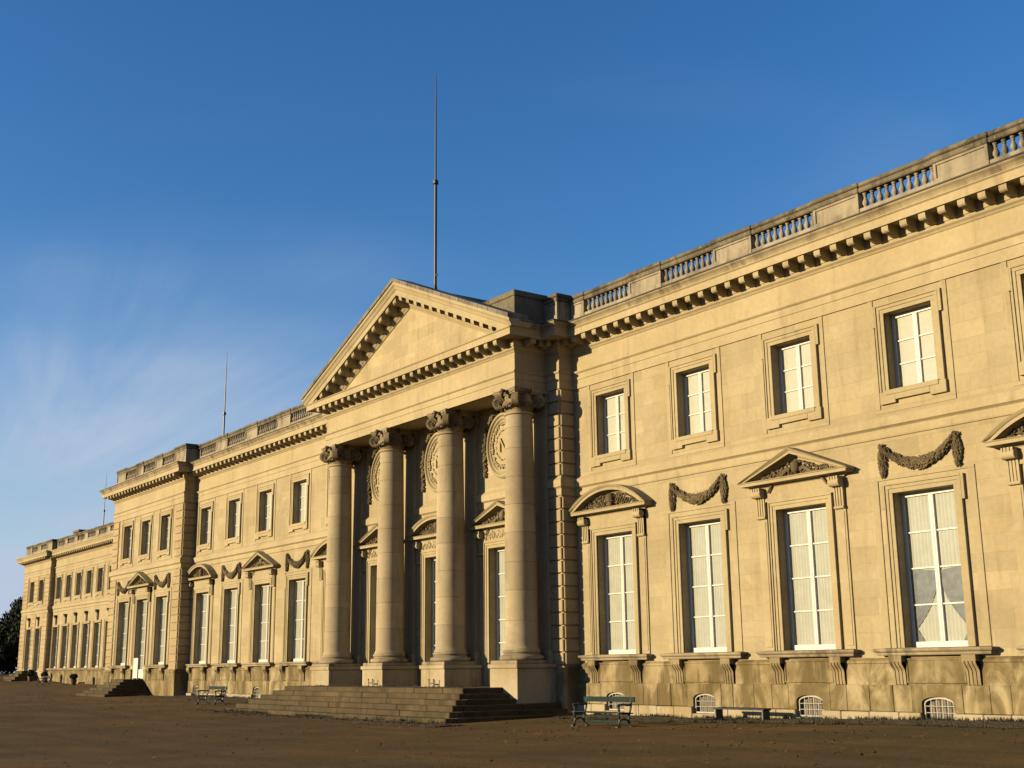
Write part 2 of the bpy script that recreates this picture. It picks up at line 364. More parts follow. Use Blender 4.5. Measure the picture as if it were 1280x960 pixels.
# ------------------------------------------------------------------ the ground
def axis(lo_, hi, dense0, dense1, step):
    a = []; t = dense0
    while t < dense1 + 1e-6: a.append(t); t += step
    d = step; t = dense0; pre = []
    while t > lo_: d *= 1.35; t -= d; pre.append(max(t, lo_))
    d = step; t = dense1; post = []
    while t < hi: d *= 1.35; t += d; post.append(min(t, hi))
    return pre[::-1] + a + post
gx, gy = axis(-3000, 2500, -122, 36, 1.1), axis(-2500, 3000, -32, 12, 1.1)
mb = MB(); mb.v = [(x, y, ground_z(x, y)) for y in gy for x in gx]; nx = len(gx)
mb.f = [[j * nx + i, j * nx + i + 1, (j + 1) * nx + i + 1, (j + 1) * nx + i] for j in range(len(gy) - 1) for i in range(nx - 1)]
g = put('ground', mb.mesh('ground', 'ground', True, False)); g['kind'] = 'structure'
# cobbled gutter strips that follow the ground along the foot of the walls
def strip(x0, x1, y0, y1, name='gutter'):
    mb = MB(); n = max(2, int((x1 - x0) / .8)); k = 5
    for j in range(k + 1):
        for i in range(n + 1):
            x = x0 + (x1 - x0) * i / n; y = y0 + (y1 - y0) * j / k
            if j == k: y += 0.12 * mnoise.noise(Vector((x * .9, 3.3, 0)))
            mb.v.append((x, y, ground_z(x, y) + 0.012 + (0.02 if j < k else 0)))
    mb.f = [[j * (n + 1) + i, j * (n + 1) + i + 1, (j + 1) * (n + 1) + i + 1, (j + 1) * (n + 1) + i] for j in range(k) for i in range(n)]
    o = put(name, mb.mesh(name, 'cobble', True, False)); o['kind'] = 'structure'
strip(-1.2, 24, -0.1, -2.3); strip(-41, -20.5, -0.1, -2.3); strip(-21.5, -0.2, -6.4, -7.6)

# ------------------------------------------------------------------ the palace
XC = -10.775
BAY = 4.4
pal = tag(put('palace', None), 'long cream limestone palace with columned portico, pediment and roof balustrade', 'palace')
KR = [BAY * k for k in range(5)]; KL = [2 * XC - x for x in KR]
XP = [-51.4, -47.7, -44.0]; XF = [-102.3 + 3.55 * i for i in range(7)]; XE = [-111.0, -107.3]; XD = [XC - 4.87, XC, XC + 4.87]
HG, ZG0, ZG1 = 0.995, 1.98, 6.27       # ground-floor openings
HU, ZU0, ZU1 = 0.81, 9.21, 11.52       # upper openings
HD, ZD0 = 1.15, 0.87                   # portico doors

def wall(name, x0, x1, y, ops, z0=-0.6, z1=14.46, rev=0.5):
    mb = MB(); xs = sorted({x0, x1} | {a for o in ops for a in o[:2]}); zs = sorted({z0, z1} | {a for o in ops for a in o[2:]})
    for i in range(len(xs) - 1):
        for j in range(len(zs) - 1):
            cx, cz = (xs[i] + xs[i + 1]) / 2, (zs[j] + zs[j + 1]) / 2
            if any(a < cx < b_ and c < cz < d for a, b_, c, d in ops): continue
            mb.poly([(xs[i], y, zs[j]), (xs[i + 1], y, zs[j]), (xs[i + 1], y, zs[j + 1]), (xs[i], y, zs[j + 1])])
    for a, b_, c, d in ops:
        mb.poly([(a, y, c), (a, y, d), (a, y + rev, d), (a, y + rev, c)]); mb.poly([(b_, y, c), (b_, y + rev, c), (b_, y + rev, d), (b_, y, d)])
        mb.poly([(a, y, d), (b_, y, d), (b_, y + rev, d), (a, y + rev, d)]); mb.poly([(a, y, c), (a, y + rev, c), (b_, y + rev, c), (b_, y, c)])
    return put('wall', mb.mesh('wall', 'wall', False, False), pal)
def ops_for(cs, door=(), vents=True):
    o = []
    for i, c in enumerate(cs):
        o += [(c - HG, c + HG, (1.1 if i in door else ZG0), ZG1), (c - HU, c + HU, ZU0, ZU1)]
        if vents: o.append((c - 0.5, c + 0.5, 0.05, 0.70))
    return o
wall('w', -2.2, 19.8, 0, ops_for(KR)); wall('w', -40.88, 2 * XC + 2.2, 0, ops_for(KL))
wall('w', -54.5, -40.88, -0.81, ops_for(XP, (1,), False)); wall('w', -104, -54.5, 8.8, ops_for(XF, (), False)); wall('w', -114.6, -104, 8.3, ops_for(XE, (0, 1), False))
wall('w', 2 * XC + 2.2, -2.2, -0.67, [(x - HD, x + HD, ZD0, ZG1) for x in XD])
# sides, rear and flat roofs close the volumes
mb = MB()
def vq(x0, y0, x1, y1, z0=-0.6, z1=14.46): mb.poly([(x0, y0, z0), (x1, y1, z0), (x1, y1, z1), (x0, y0, z1)])
vq(19.8, 0, 19.8, 15); vq(19.8, 15, -54.5, 15); vq(-54.5, 22, -54.5, -0.81); vq(-40.88, -0.81, -40.88, 0); vq(-2.2, -0.67, -2.2, 0); vq(2 * XC + 2.2, 0, 2 * XC + 2.2, -0.67)
vq(-104, 8.3, -104, 8.8); vq(-114.6, 22, -114.6, 8.3); vq(-114.6, 22, -54.5, 22)
put('side_wall', mb.mesh('side_wall', 'wall', False, False), pal)
mb = MB(); mb.box(-54.49, 19.79, 0.01, 14.99, 14.40, 14.47); mb.box(-54.49, -40.89, -0.8, 0.0, 14.40, 14.47); mb.box(2 * XC + 3.0, -3.0, -2.19, 0.0, 14.40, 14.47)
mb.box(-114.59, -54.51, 8.31, 21.99, 14.40, 14.47)
put('flat_roof', mb.mesh('flat_roof', 'lead'), pal)
mb = MB(); mb.box(2 * XC + 3.06, -3.06, -2.14, -0.66, 12.0, 12.12); put('portico_soffit', mb.mesh('soffit', 'trim'), pal)

# --- entablature swept round every break of the front
MAIN = [(-54.5, 8.6), (-54.5, -0.81), (-40.88, -0.81), (-40.88, 0), (2 * XC + 2.2, 0), (2 * XC + 2.2, -0.67), (2 * XC + 3.0, -0.67), (2 * XC + 3.0, -2.2), (-3.0, -2.2), (-3.0, -0.67), (-2.2, -0.67), (-2.2, 0), (19.8, 0), (19.8, 15)]
FAR = [(-114.6, 22), (-114.6, 8.3), (-104, 8.3), (-104, 8.8), (-54.5, 8.8)]
LOWER = [(0.0, 12.0), (0.05, 12.0), (0.05, 12.33), (0.075, 12.345), (0.075, 12.57), (0.10, 12.585), (0.14, 12.625), (0.14, 12.67), (0.03, 12.70), (0.03, 13.38), (0.06, 13.40), (0.09, 13.45), (0.15, 13.50), (0.17, 13.56), (0.17, 13.585), (0.20, 13.59), (0.20, 13.86), (0.24, 13.88), (0.76, 13.88), (0.76, 13.845), (0.78, 13.845), (0.78, 14.08), (0.80, 14.10), (0.83, 14.12), (0.83, 14.145), (0.0, 14.20)]
SIMA = [(0.0, 14.13), (0.80, 14.135), (0.82, 14.16), (0.83, 14.20), (0.87, 14.26), (0.925, 14.31), (0.94, 14.35), (0.94, 14.39), (0.90, 14.41), (0.0, 14.475)]
mb = MB(); mb.sweep(LOWER, MAIN); ent = put('entablature', mb.mesh('entablature', 'trim'), pal)
mb = MB(); mb.sweep(LOWER, FAR); entf = put('entablature', mb.mesh('entablature', 'trim'), pal)
mb = MB(); mb.sweep(SIMA, MAIN[:7] + [(2 * XC + 3.0, -2.90)]); mb.sweep(SIMA, [(-3.0, -2.90)] + MAIN[9:]); put('cornice_moulding', mb.mesh('sima', 'sima'), pal)
STAIN_SHADE = [(0.0, 14.477), (0.90, 14.414), (0.955, 14.385), (0.965, 14.36), (0.975, 14.365), (0.96, 14.40), (0.90, 14.435), (0.0, 14.50)]  # added dark strip for the stained, shadowed line above the cornice
mb = MB(); mb.sweep(STAIN_SHADE, MAIN[:7] + [(2 * XC + 3.0, -2.6)]); mb.sweep(STAIN_SHADE, [(-3.0, -2.6)] + MAIN[9:]); put('cornice_stain_shade_strip', mb.mesh('stain_shade_strip', 'lead'), pal)
mb = MB(); mb.sweep(SIMA, FAR); put('cornice_moulding', mb.mesh('sima', 'trim'), pal)

# --- modillions: a scrolled bracket hanging under the corona
def modillion_mesh(sl=0.0):
    pr_ = [(0.20, 0.0), (0.72, 0.0), (0.72, -0.13), (0.705, -0.19), (0.66, -0.225), (0.60, -0.225), (0.55, -0.205), (0.46, -0.225), (0.34, -0.265), (0.20, -0.28)]
    mb = MB(); mb.prism(pr_, -0.115, 0.115, lambda o, z, t: (t, -o, z + sl * t))
    mb.prism([(0.20, 0.018), (0.755, 0.018), (0.755, -0.035), (0.20, -0.035)], -0.14, 0.14, lambda o, z, t: (t, -o, z + sl * t))
    mb.prism([(0.215, -0.27), (0.215, 0.0), (0.19, 0.0), (0.19, -0.27)], -0.125, 0.125, lambda o, z, t: (t, -o, z + sl * t))
    return mb
MOD = modillion_mesh().mesh('modillion', 'trim')
PITCHM = BAY / 7
def mods(path, parent, phase=None):
    for i in range(len(path) - 1):
        a, b_ = Vector(path[i]), Vector(path[i + 1]); L = (b_ - a).length; d = (b_ - a) / L; rz = math.atan2(d.y, d.x)
        n = max(1, round(L / PITCHM)); st = L / n
        if L > 9 and abs(d.y) > .5: n = 3; st = PITCHM
        for k in range(n):
            p = a + d * (st * (k + 0.5)); put('modillion', MOD, parent, (p.x, p.y, 13.875), rz)
mods(MAIN[1:-1], ent); 
mb = MB()
for i in (1, 2, 3):
    a, b_ = Vector(FAR[i]), Vector(FAR[i + 1]); L = (b_ - a).length; d = (b_ - a) / L; n = max(1, round(L / .62))
    for k in range(n):
        p = a + d * (L * (k + .5) / n); R_ = Matrix.Rotation(math.atan2(d.y, d.x), 4, 'Z'); R_.translation = (p.x, p.y, 13.875)
        q = modillion_mesh(); o_ = len(mb.v); mb.v += [tuple(R_ @ Vector(v)) for v in q.v]; mb.f += [[t + o_ for t in f] for f in q.f]
o = put('modillion_run', mb.mesh('modillion_run', 'trim'), entf); o['kind'] = 'stuff'

# --- string course and dado between the storeys
STRING = [(0, 7.86), (0.04, 7.88), (0.055, 7.93), (0.055, 8.13), (0.09, 8.16), (0.15, 8.20), (0.15, 8.44), (0.12, 8.48), (0.0, 8.60)]
mb = MB(); mb.sweep(STRING, [(-54.5, -0.2), (-54.5, -0.81), (-40.88, -0.81), (-40.88, 0), (2 * XC + 2.2, 0), (2 * XC + 2.2, -0.67), (-2.2, -0.67), (-2.2, 0), (19.8, 0)]); put('string_course', mb.mesh('string', 'trim'), pal)
mb = MB(); mb.sweep(STRING, FAR[1:]); put('string_course', mb.mesh('string', 'trim'), pal)
DADO = [(0, -0.5), (0.09, -0.5), (0.09, 1.56), (0.12, 1.58), (0.12, 1.64), (0.0, 1.72)]
def dado(prof, path):
    mb = MB(); mb.sweep(prof, path); put('dado', mb.mesh('dado', 'plinth'), pal)
for cs, x0, x1 in ((KR, -2.2, 19.8), (sorted(KL), -40.88, 2 * XC + 2.2)):
    e = [x0] + [t for c in cs for t in (c - 0.5, c + 0.5)] + [x1]
    for i in range(0, len(e), 2): dado(DADO, [(e[i], 0), (e[i + 1], 0)])
    for c in cs: dado([(0, 0.7), (0.09, 0.7)] + DADO[2:], [(c - 0.5, 0), (c + 0.5, 0)])
dado(DADO, [(-54.5, 8.6), (-54.5, -0.81), (-48.9, -0.81)]); dado(DADO, [(-46.5, -0.81), (-40.88, -0.81), (-40.88, -0.1)]); dado(DADO, [(-104, 8.8), (-54.6, 8.8)])

# --- plinth stones laid one by one along the wings
random.seed(11)
def plinth(cs):
    pl = put('plinth', None, pal)
    for c in cs:
        mb = MB()
        arch = [(-0.5, 0.52)] + [(0.5 * math.cos(math.pi - a), 0.52 + 0.17 * math.sin(a)) for a in [math.pi * i / 10 for i in range(1, 10)]] + [(0.5, 0.52)]
        mb.prism([(-0.78, 0.27), (-0.5, 0.27)] + arch + [(0.5, 0.27), (0.78, 0.27), (0.78, 0.985), (-0.78, 0.985)], -0.175, -0.085, lambda u, v, t: (u, t, v))
        put('plinth_stone', mb.mesh('vent_stone', 'plinth'), pl, (c, 0, 0))
        for s in (-1, 1):
            j = random.uniform(1.3, 1.65)
            for a, b_ in ((0.79, j - .006), (j + .006, 2.195)):
                xa, xb = sorted((s * a, s * b_)); mb = MB(); mb.box(xa, xb, -0.17 - random.uniform(0, .012), -0.085, 0.275, 0.985, 0.012); put('plinth_stone', mb.mesh('ps', 'plinth'), pl, (c, 0, 0))
            for a, b_ in ((0.505, j - .2), (j - .19, 2.195)):
                xa, xb = sorted((s * a, s * b_)); mb = MB(); mb.box(xa, xb, -0.25 - random.uniform(0, .02), -0.085, -0.6, 0.262 + random.uniform(-.012, .006), 0.02); put('base_stone', mb.mesh('bs', 'base'), pl, (c, 0, 0))
        mb = MB(); mb.box(-0.5, 0.5, -0.25, -0.085, -0.6, 0.05, 0.02); put('base_stone', mb.mesh('bs', 'base'), pl, (c, 0, 0))
plinth(KR); plinth(KL)

# --- basement vents: arched painted frame with bars
def vent_meshes():
    f = MB(); A = [math.pi * i / 12 for i in range(13)]
    out = [(-0.49, 0.06), (0.49, 0.06), (0.49, 0.5)] + [(0.49 * math.cos(a), 0.5 + 0.18 * math.sin(a)) for a in A[1:-1]] + [(-0.49, 0.5)]
    inn = [(-0.44, 0.11), (0.44, 0.11), (0.44, 0.49)] + [(0.44 * math.cos(a), 0.49 + 0.14 * math.sin(a)) for a in A[1:-1]] + [(-0.44, 0.49)]
    n = len(out)
    for y in (-0.10, -0.05):
        for i in range(n):
            j = (i + 1) % n; f.poly([(out[i][0], y, out[i][1]), (out[j][0], y, out[j][1]), (inn[j][0], y, inn[j][1]), (inn[i][0], y, inn[i][1])])
    for r in (out, inn):
        for i in range(n):
            j = (i + 1) % n; f.poly([(r[i][0], -0.10, r[i][1]), (r[j][0], -0.10, r[j][1]), (r[j][0], -0.05, r[j][1]), (r[i][0], -0.05, r[i][1])])
    bars = []
    for x in (-0.26, -0.09, 0.09, 0.26):
        b_ = MB(); b_.box(x - .009, x + .009, -0.088, -0.066, 0.10, 0.49 + 0.14 * math.sqrt(1 - (x / .44) ** 2)); bars.append(b_.mesh('bar', 'greypaint'))
    for z in (0.27, 0.44):
        b_ = MB(); b_.box(-0.44, 0.44, -0.083, -0.071, z - .008, z + .008); bars.append(b_.mesh('bar', 'greypaint'))
    sc = MB(); sc.box(-.49, .49, 0.02, 0.03, .055, .69)
    return f.mesh('vent_frame', 'greypaint'), bars, sc.mesh('vent_back', 'ventback')
VF, VB, VS = vent_meshes()
for c in KR + KL:
    v = put('basement_vent', VF, pal, (c, 0, 0)); put('backing', VS, v)
    for b_ in VB: put('bar', b_, v)

# --- carved ornament
def leafy(mb, c, r, n, spread, rnd, flat=0.55, sub=1):
    for _ in range(n):
        p = [c[i] + rnd.uniform(-1, 1) * spread[i] for i in range(3)]
        k = r * rnd.uniform(.6, 1.25)
        mb.blob(p, (k, k * flat, k * rnd.uniform(.45, .8)), Euler((rnd.uniform(-.5, .5), rnd.uniform(-1.5, 1.5), rnd.uniform(-.6, .6))), sub)
def garland_mesh():
    rnd = random.Random(5); mb = MB()
    def lf(x, y, z, a, r): mb.blob((x, y, z), (r, r * .45, r * .42), Euler((rnd.uniform(-.5, .5), a + rnd.uniform(-.7, .7), rnd.uniform(-.6, .6))), 1)
    for i in range(64):
        t = -1 + 2 * (i + .5) / 64; x = 1.17 * t; z = 7.01 + 0.56 * abs(t) ** 2.0; w = 0.185 - 0.10 * abs(t) ** .8
        for _ in range(8):
            v = rnd.uniform(-1, 1); lf(x + rnd.uniform(-.03, .03), -0.03 - .10 * (1 - v * v) - rnd.uniform(0, .05), z + v * w, (-.9 if t > 0 else .9) * abs(t) + (.5 if v > 0 else -.5), rnd.uniform(.05, .09))
    for s in (-1, 1):
        for i in range(24):
            q = i / 23; z = 7.60 - 0.84 * q; w = 0.045 + 0.10 * math.sin(math.pi * min(1, .1 + q * .88)) ** 1.2
            for _ in range(8):
                v = rnd.uniform(-1, 1); lf(s * 1.23 + v * w, -0.03 - .08 * (1 - v * v) - rnd.uniform(0, .03), z, 1.57 - v * .6, rnd.uniform(.04, .07))
        for k_ in range(10): lf(s * 1.23 + rnd.uniform(-.09, .09), -.07, 7.64 + rnd.uniform(-.05, .06), rnd.uniform(-1, 1), .06)
    return mb.mesh('garland', 'carved', True)
GARL = garland_mesh()
def carving_mesh(kind, seed, hgt):
    rnd = random.Random(seed); mb = MB()
    hw = 1.45 if kind == 'tri' else 1.62
    for i in range(210):
        x = rnd.uniform(-hw, hw)
        top = hgt * (1 - abs(x) / (hw + .12)) if kind == 'tri' else hgt * math.sqrt(max(0, 1 - (x / (hw + .1)) ** 2))
        z = rnd.uniform(0, max(0.02, top))
        leafy(mb, (x, -0.07 - .05 * rnd.random(), 7.25 + z), 0.062, 1, (0, .03, 0), rnd)
    if kind == 'seg':
        mb.blob((0, -0.16, 7.52), (0.20, 0.16, 0.22), sub=2); mb.blob((0, -0.2, 7.42), (0.27, 0.13, 0.05), sub=2); mb.blob((0.05, -0.18, 7.33), (0.13, 0.12, 0.14), sub=2)
        for s in (-1, 1):
            for i in range(7): mb.blob((s * (.3 + .12 * i), -.13, 7.5 - .03 * i), (.03, .03, .16), Euler((0, s * (.5 + .06 * i), 0)))
    else:
        mb.blob((-0.02, -0.12, 7.5), (0.17, 0.12, 0.2), sub=2)
        for s in (-1, 1):
            mb.tube([(s * (.2 + .14 * i), -.14, 7.40 - .011 * i * i + .05 * math.sin(i * 1.6)) for i in range(8)], .07, 6, .03)
    return mb.mesh('carving', 'carved', True)
CARV = {'tri': carving_mesh('tri', 3, 0.46), 'seg': carving_mesh('seg', 8, 0.46)}

# --- window surrounds
def bracket(w, z0, z1, outz, ribs=3, foot=0.05, head=0.3):
    """fluted console in side view: bold scrolled head of share `head`, then a slim leg hugging the wall"""
    H = z1 - z0; pr_ = [(0.0, z1), (outz, z1), (outz, z1 - H * head * .35)]; N = 12
    for i in range(N + 1):
        q = i / N; t = min(1.0, q / max(.01, head * .95)); o = foot + (outz - foot) * (0.5 + 0.5 * math.cos(math.pi * t)) + 0.015 * math.sin(q * math.pi)
        pr_.append((o, z1 - H * head * .4 - H * (1 - head * .4) * q))
    pr_ += [(0.0, z0)]
    mb = MB(); mb.prism(pr_, -w / 2, w / 2, lambda o, z, t: (t, -o, z))
    rw = w / (2 * ribs + 1)
    for k in range(ribs + 1):
        x = -w / 2 + rw * 2 * k
        pr2 = [(o + (0.024 if 0 < i < len(pr_) - 1 else 0), z) for i, (o, z) in enumerate(pr_)]
        mb.prism(pr2, x, x + rw, lambda o, z, t: (t, -o, z))
    return mb
def volute_scroll(mb, x0, x1, o, z, r):
    n = 12; mb.prism([(r * math.cos(2 * math.pi * i / n), r * math.sin(2 * math.pi * i / n)) for i in range(n)], x0, x1, lambda u, v, t: (t, -o + u, z + v))
b_ = bracket(0.34, 6.02, 6.98, 0.27, head=.32); volute_scroll(b_, -.19, .19, .19, 6.80, .125); volute_scroll(b_, -.18, .18, .07, 6.07, .05); CONSOLE = b_.mesh('console', 'trim', True)
b_ = bracket(0.40, 1.0, 1.775, 0.24, head=.5, foot=.07); b_.box(-.215, .215, -.265, 0, 1.60, 1.776, .01); CB = b_.mesh('sill_bracket', 'bracket', True)

def architrave(h, z0, z1, w=0.27, ears=False, lower=False, sillgap=True):
    mb = MB(); a = w * 0.45
    for s in (-1, 1):
        for (u0, u1, p) in ((0, a, 0.035), (a, w - .05, 0.06), (w - .05, w, 0.095)):
            x0, x1 = sorted((s * (h + u0), s * (h + u1))); mb.box(x0, x1, -p, 0.04, z0, z1 + u0, 0.006)
    for (u0, u1, p) in ((0, a, 0.035), (a, w - .05, 0.06), (w - .05, w, 0.095)): mb.box(-h - u1, h + u1, -p - .002, 0.04, z1 + u0, z1 + u1, 0.006)
    if ears:
        for s in (-1, 1):
            x0, x1 = sorted((s * (h + w + .001), s * (h + w + .09))); mb.box(x0, x1, -0.092, 0.04, z1 - 0.42, z1 + w - .002, 0.006)
            x0, x1 = sorted((s * (h + w + .2), s * (h + w + .42))); mb.box(x0, x1, -0.03, 0.04, z0, z1 + w + .12, 0.008)
        mb.box(-h - w - .42, h + w + .42, -.031, .04, z1 + w + .121, z1 + w + .2, .006)
    return mb
def sill_mesh(hw, z=1.98, mname='sill'):
    mb = MB(); mb.sweep([(0, z - .20), (0.20, z - .20), (0.22, z - .17), (0.22, z - .13), (0.27, z - .10), (0.29, z - .07), (0.29, z - .02), (0.0, z + .0)], [(-hw, 0.02), (-hw, -0.03), (hw, -0.03), (hw, 0.02)])
    mb.box(-HG, HG, -0.03, 0.42, z - 0.05, z + 0.004); return mb.mesh('sill', mname)
SILL = sill_mesh(1.58)
def apron_mesh():
    mb = MB(); mb.box(-0.93, 0.93, -0.125, -0.05, 1.04, 1.70, 0.012)
    for s in (-1, 1): mb.box(min(s * .87, s * .93), max(s * .87, s * .93), -.15, -.1, 1.04, 1.70, .008)
    mb.box(-.87, .87, -.15, -.1, 1.64, 1.70, .008); mb.box(-.87, .87, -.15, -.1, 1.04, 1.09, .008)
    return mb.mesh('apron', 'plinth')
APRON = apron_mesh()
def pediment_mesh(kind, friezez, hw=1.78, proud=0.06):
    mb = MB()
    mb.box(-hw + .36, hw - .36, -0.075, 0.03, friezez, 6.99, 0.004)
    prof = [(0, 6.97), (0.03, 7.0), (0.05, 7.03), (0.07, 7.06), (0.33, 7.07), (0.33, 7.16), (0.35, 7.17), (0.37, 7.20), (0.0, 7.23)]
    mb.sweep(prof, [(-hw, 0.03), (-hw, -proud), (hw, -proud), (hw, 0.03)])
    tw, zt = hw + .37, 7.20
    rp = [(0.0, -.27), (0.03, -.24), (0.06, -.20), (0.09, -.185), (0.33, -.18), (0.33, -.085), (0.35, -.08), (0.40, -.02), (0.41, 0.0), (-0.09, 0.03)]
    if kind == 'tri':
        rise = 0.86
        for s in (-1, 1):
            n = len(mb.v)
            for d in (0.0, tw):
                for o, h in rp: mb.v.append((s * (tw - d), -proud - o, zt + rise * d / tw + h * (1 if d else 0.35) + (0 if d else 0.0)))
            k = len(rp)
            for j in range(k): mb.f.append([n + j, n + (j + 1) % k, n + k + (j + 1) % k, n + k + j])
            mb.f.append([n + j for j in range(k)])
        mb.poly([(-tw + .3, -0.02, 7.2), (tw - .3, -0.02, 7.2), (0, -0.02, zt + rise - .2)])
    else:
        rise = 0.80; R_ = (tw * tw + rise * rise) / (2 * rise); zc = zt + rise - R_; a0 = math.asin(tw / R_); N = 26; n = len(mb.v); k = len(rp)
        for i in range(N + 1):
            a = -a0 + 2 * a0 * i / N
            for o, h in rp:
                q = R_ + h; x = q * math.sin(a); z = zc + q * math.cos(a); mb.v.append((x, -proud - o, max(z, 7.205)))
        for i in range(N):
            for j in range(k): mb.f.append([n + i * k + j, n + i * k + (j + 1) % k, n + (i + 1) * k + (j + 1) % k, n + (i + 1) * k + j])
        mb.f.append([n + j for j in range(k)]); mb.f.append([n + N * k + j for j in range(k)])
        mb.poly([(-tw + .25, -.02, 7.2), (tw - .25, -.02, 7.2)] + [((R_ - .12) * math.sin(a), -.02, zc + (R_ - .12) * math.cos(a)) for a in [a0 * .86 - 2 * a0 * .86 * i / 16 for i in range(17)]])
    return mb.mesh('pediment', 'trim', kind == 'seg')
PED = {k: pediment_mesh(k, 6.54) for k in ('tri', 'seg')}
mb = architrave(HG, ZG0, ZG1)
for s in (-1, 1):
    x0, x1 = sorted((s * 1.36, s * 1.74)); mb.box(x0, x1, -0.045, 0.03, ZG0, 6.05, 0.008); x0, x1 = sorted((s * 1.42, s * 1.68)); mb.box(x0, x1, -0.062, 0.03, ZG0 + .1, 5.95, 0.008)
SUR_P = mb.mesh('surround', 'trim')
SUR_G = architrave(HG, ZG0, ZG1, ears=True).mesh('surround', 'trim')
SUR_D = architrave(HD, ZD0, ZG1).mesh('surround', 'trim')
# upper surround: eared all round, flat back plate and a dropped sill
mb = architrave(HU, ZU0 - .02, ZU1, w=0.27)
for s in (-1, 1):
    x0, x1 = sorted((s * (HU + .271), s * (HU + .37))); mb.box(x0, x1, -0.093, 0.04, ZU1 - 0.38, ZU1 + .268, 0.006)
    x0, x1 = sorted((s * .58, s * (HU + .30))); mb.box(x0, x1, -0.097, 0.04, ZU0 - .38, ZU0 - .021, 0.008)
    x0, x1 = sorted((s * (HU + .36), s * (HU + .53))); mb.box(x0, x1, -0.028, 0.04, ZU0 - .50, 12.0, 0.006)
mb.box(-.579, .579, -0.099, 0.04, ZU0 - .29, ZU0 - .021, 0.008); mb.box(-HU - .08, HU + .08, -0.12, 0.42, ZU0 - .13, ZU0 + .012, 0.012)
mb.box(-HU - .53, HU + .53, -.029, .04, ZU0 - .62, ZU0 - .501, .006)
SUR_U = mb.mesh('surround', 'trim')

# --- windows: painted frame, single panes, curtain
def window_set(h, z0, z1, rows, kind, bottom=0.16):
    fr = MB(); y0, y1 = 0.33, 0.40
    fr.box(-h, -h + .10, y0, y1, z0, z1, .006); fr.box(h - .10, h, y0, y1, z0, z1, .006); fr.box(-h + .10, h - .10, y0 + .002, y1, z1 - .12, z1, .006)
    fr.box(-h + .10, h - .10, y0 - .03, y1, z0, z0 + bottom, .01); fr.box(-.075, .075, y0 - .012, y1, z0 + bottom, z1 - .12, .012)
    fr.box(-.02, .02, y0 - .022, y0, z0 + bottom, z1 - .12, .008)
    a, b2 = z0 + bottom, z1 - .12; panes = []
    for i in range(1, rows):
        z = a + (b2 - a) * i / rows
        for s in (-1, 1):
            x0, x1 = sorted((s * .075, s * (h - .10))); fr.box(x0, x1, y0 + .018, y1 - .015, z - .022, z + .022, .006)
    for i in range(rows):
        for s in (-1, 1):
            x0, x1 = sorted((s * .07, s * (h - .095))); p = MB(); za, zb = a + (b2 - a) * i / rows + .018, a + (b2 - a) * (i + 1) / rows - .018
            p.box(x0, x1, y0 + .032, y0 + .038, za, zb); panes.append(p.mesh('pane', 'glass'))
    cu = MB(); rnd = random.Random(int(h * 100) + rows); yb = 0.392 if kind == 'curtain' else 0.384
    for s in (-1, 1):
        n = 44; xa, xb = (s * 0.012, s * (h + .05)); ph = rnd.uniform(0, 6)
        base = len(cu.v); lv = 5
        for j in range(lv + 1):
            z = z0 - .02 + (z1 - z0 + .05) * j / lv
            for i in range(n + 1):
                x = xa + (xb - xa) * i / n
                amp = 0.006 if kind == 'curtain' else 0.001
                cu.v.append((x, yb + amp * math.sin(i * 1.25 + ph + .5 * math.sin(i * .4 + j * .15)) + (.004 if kind == 'curtain' else .001) * math.sin(i * 3.1 + j), z))
        for j in range(lv):
            for i in range(n): cu.f.append([base + j * (n + 1) + i, base + j * (n + 1) + i + 1, base + (j + 1) * (n + 1) + i + 1, base + (j + 1) * (n + 1) + i])
    return fr.mesh('window_frame', 'paint'), panes, cu.mesh('curtain', kind, True, False)
WG = window_set(HG, ZG0, ZG1, 4, 'curtain'); WU = window_set(HU, ZU0, ZU1, 3, 'shutter', .12); WDo = window_set(HD, ZD0, ZG1, 5, 'curtain', .75)
WPD = window_set(HG, 1.1, ZG1, 5, 'curtain', .6)
def drape_mesh():
    mb = MB()
    for s in (-1, 1):
        n, lv = 40, 22; base = len(mb.v)
        for j in range(lv + 1):
            q = j / lv; z = 4.15 - 2.0 * q
            w = 0.80 * (1 - min(1, q / .82) ** 2.0) + 0.10 + (0.22 * (q - .82) / .18 if q > .82 else 0)
            for i in range(n + 1):
                u = i / n; x = s * (0.93 - w * u); mb.v.append((x, 0.3735 + .003 * math.sin(u * 34 + q * 2) * (0.4 + q), z - .10 * u * (1 - q)))
        for j in range(lv):
            for i in range(n): mb.f.append([base + j * (n + 1) + i, base + j * (n + 1) + i + 1, base + (j + 1) * (n + 1) + i + 1, base + (j + 1) * (n + 1) + i])
    return mb.mesh('drape', 'drape', True, False)
DRAPE = drape_mesh()
def window(ws, x, y, name='window'):
    w = put(name, ws[0], pal, (x, y, 0))
    for p in ws[1]: put('pane', p, w)
    put('shutter' if ws is WU else 'curtain', ws[2], w)
    return w
def ground_window(x, y, style, sill=True, ws=None):
    w = window(ws or WG, x, y)
    s = put('window_surround', SUR_G if style == 'gar' else SUR_P, pal, (x, y, 0))
    if sill:
        put('sill', SILL, s)
        put('apron', APRON, s)
        for t in (-1.15, 1.15): put('sill_bracket', CB, s, (t, -0.05, 0))
    if style == 'gar': put('garland', GARL, s)
    elif style in PED:
        put('pediment', PED[style], s); put('carving', CARV[style], s)
        for t in (-1.55, 1.55): put('console', CONSOLE, s, (t, -0.02, 0))
    return w
def upper_window(x, y):
    window(WU, x, y); put('window_surround', SUR_U, pal, (x, y, 0))
ST = ['seg', 'gar', 'tri', 'gar', 'seg']
for i in range(5):
    w = ground_window(KR[i], 0, ST[i]); upper_window(KR[i], 0); ground_window(KL[i], 0, ST[i]); upper_window(KL[i], 0)
    if i == 3: put('drape', DRAPE, w)
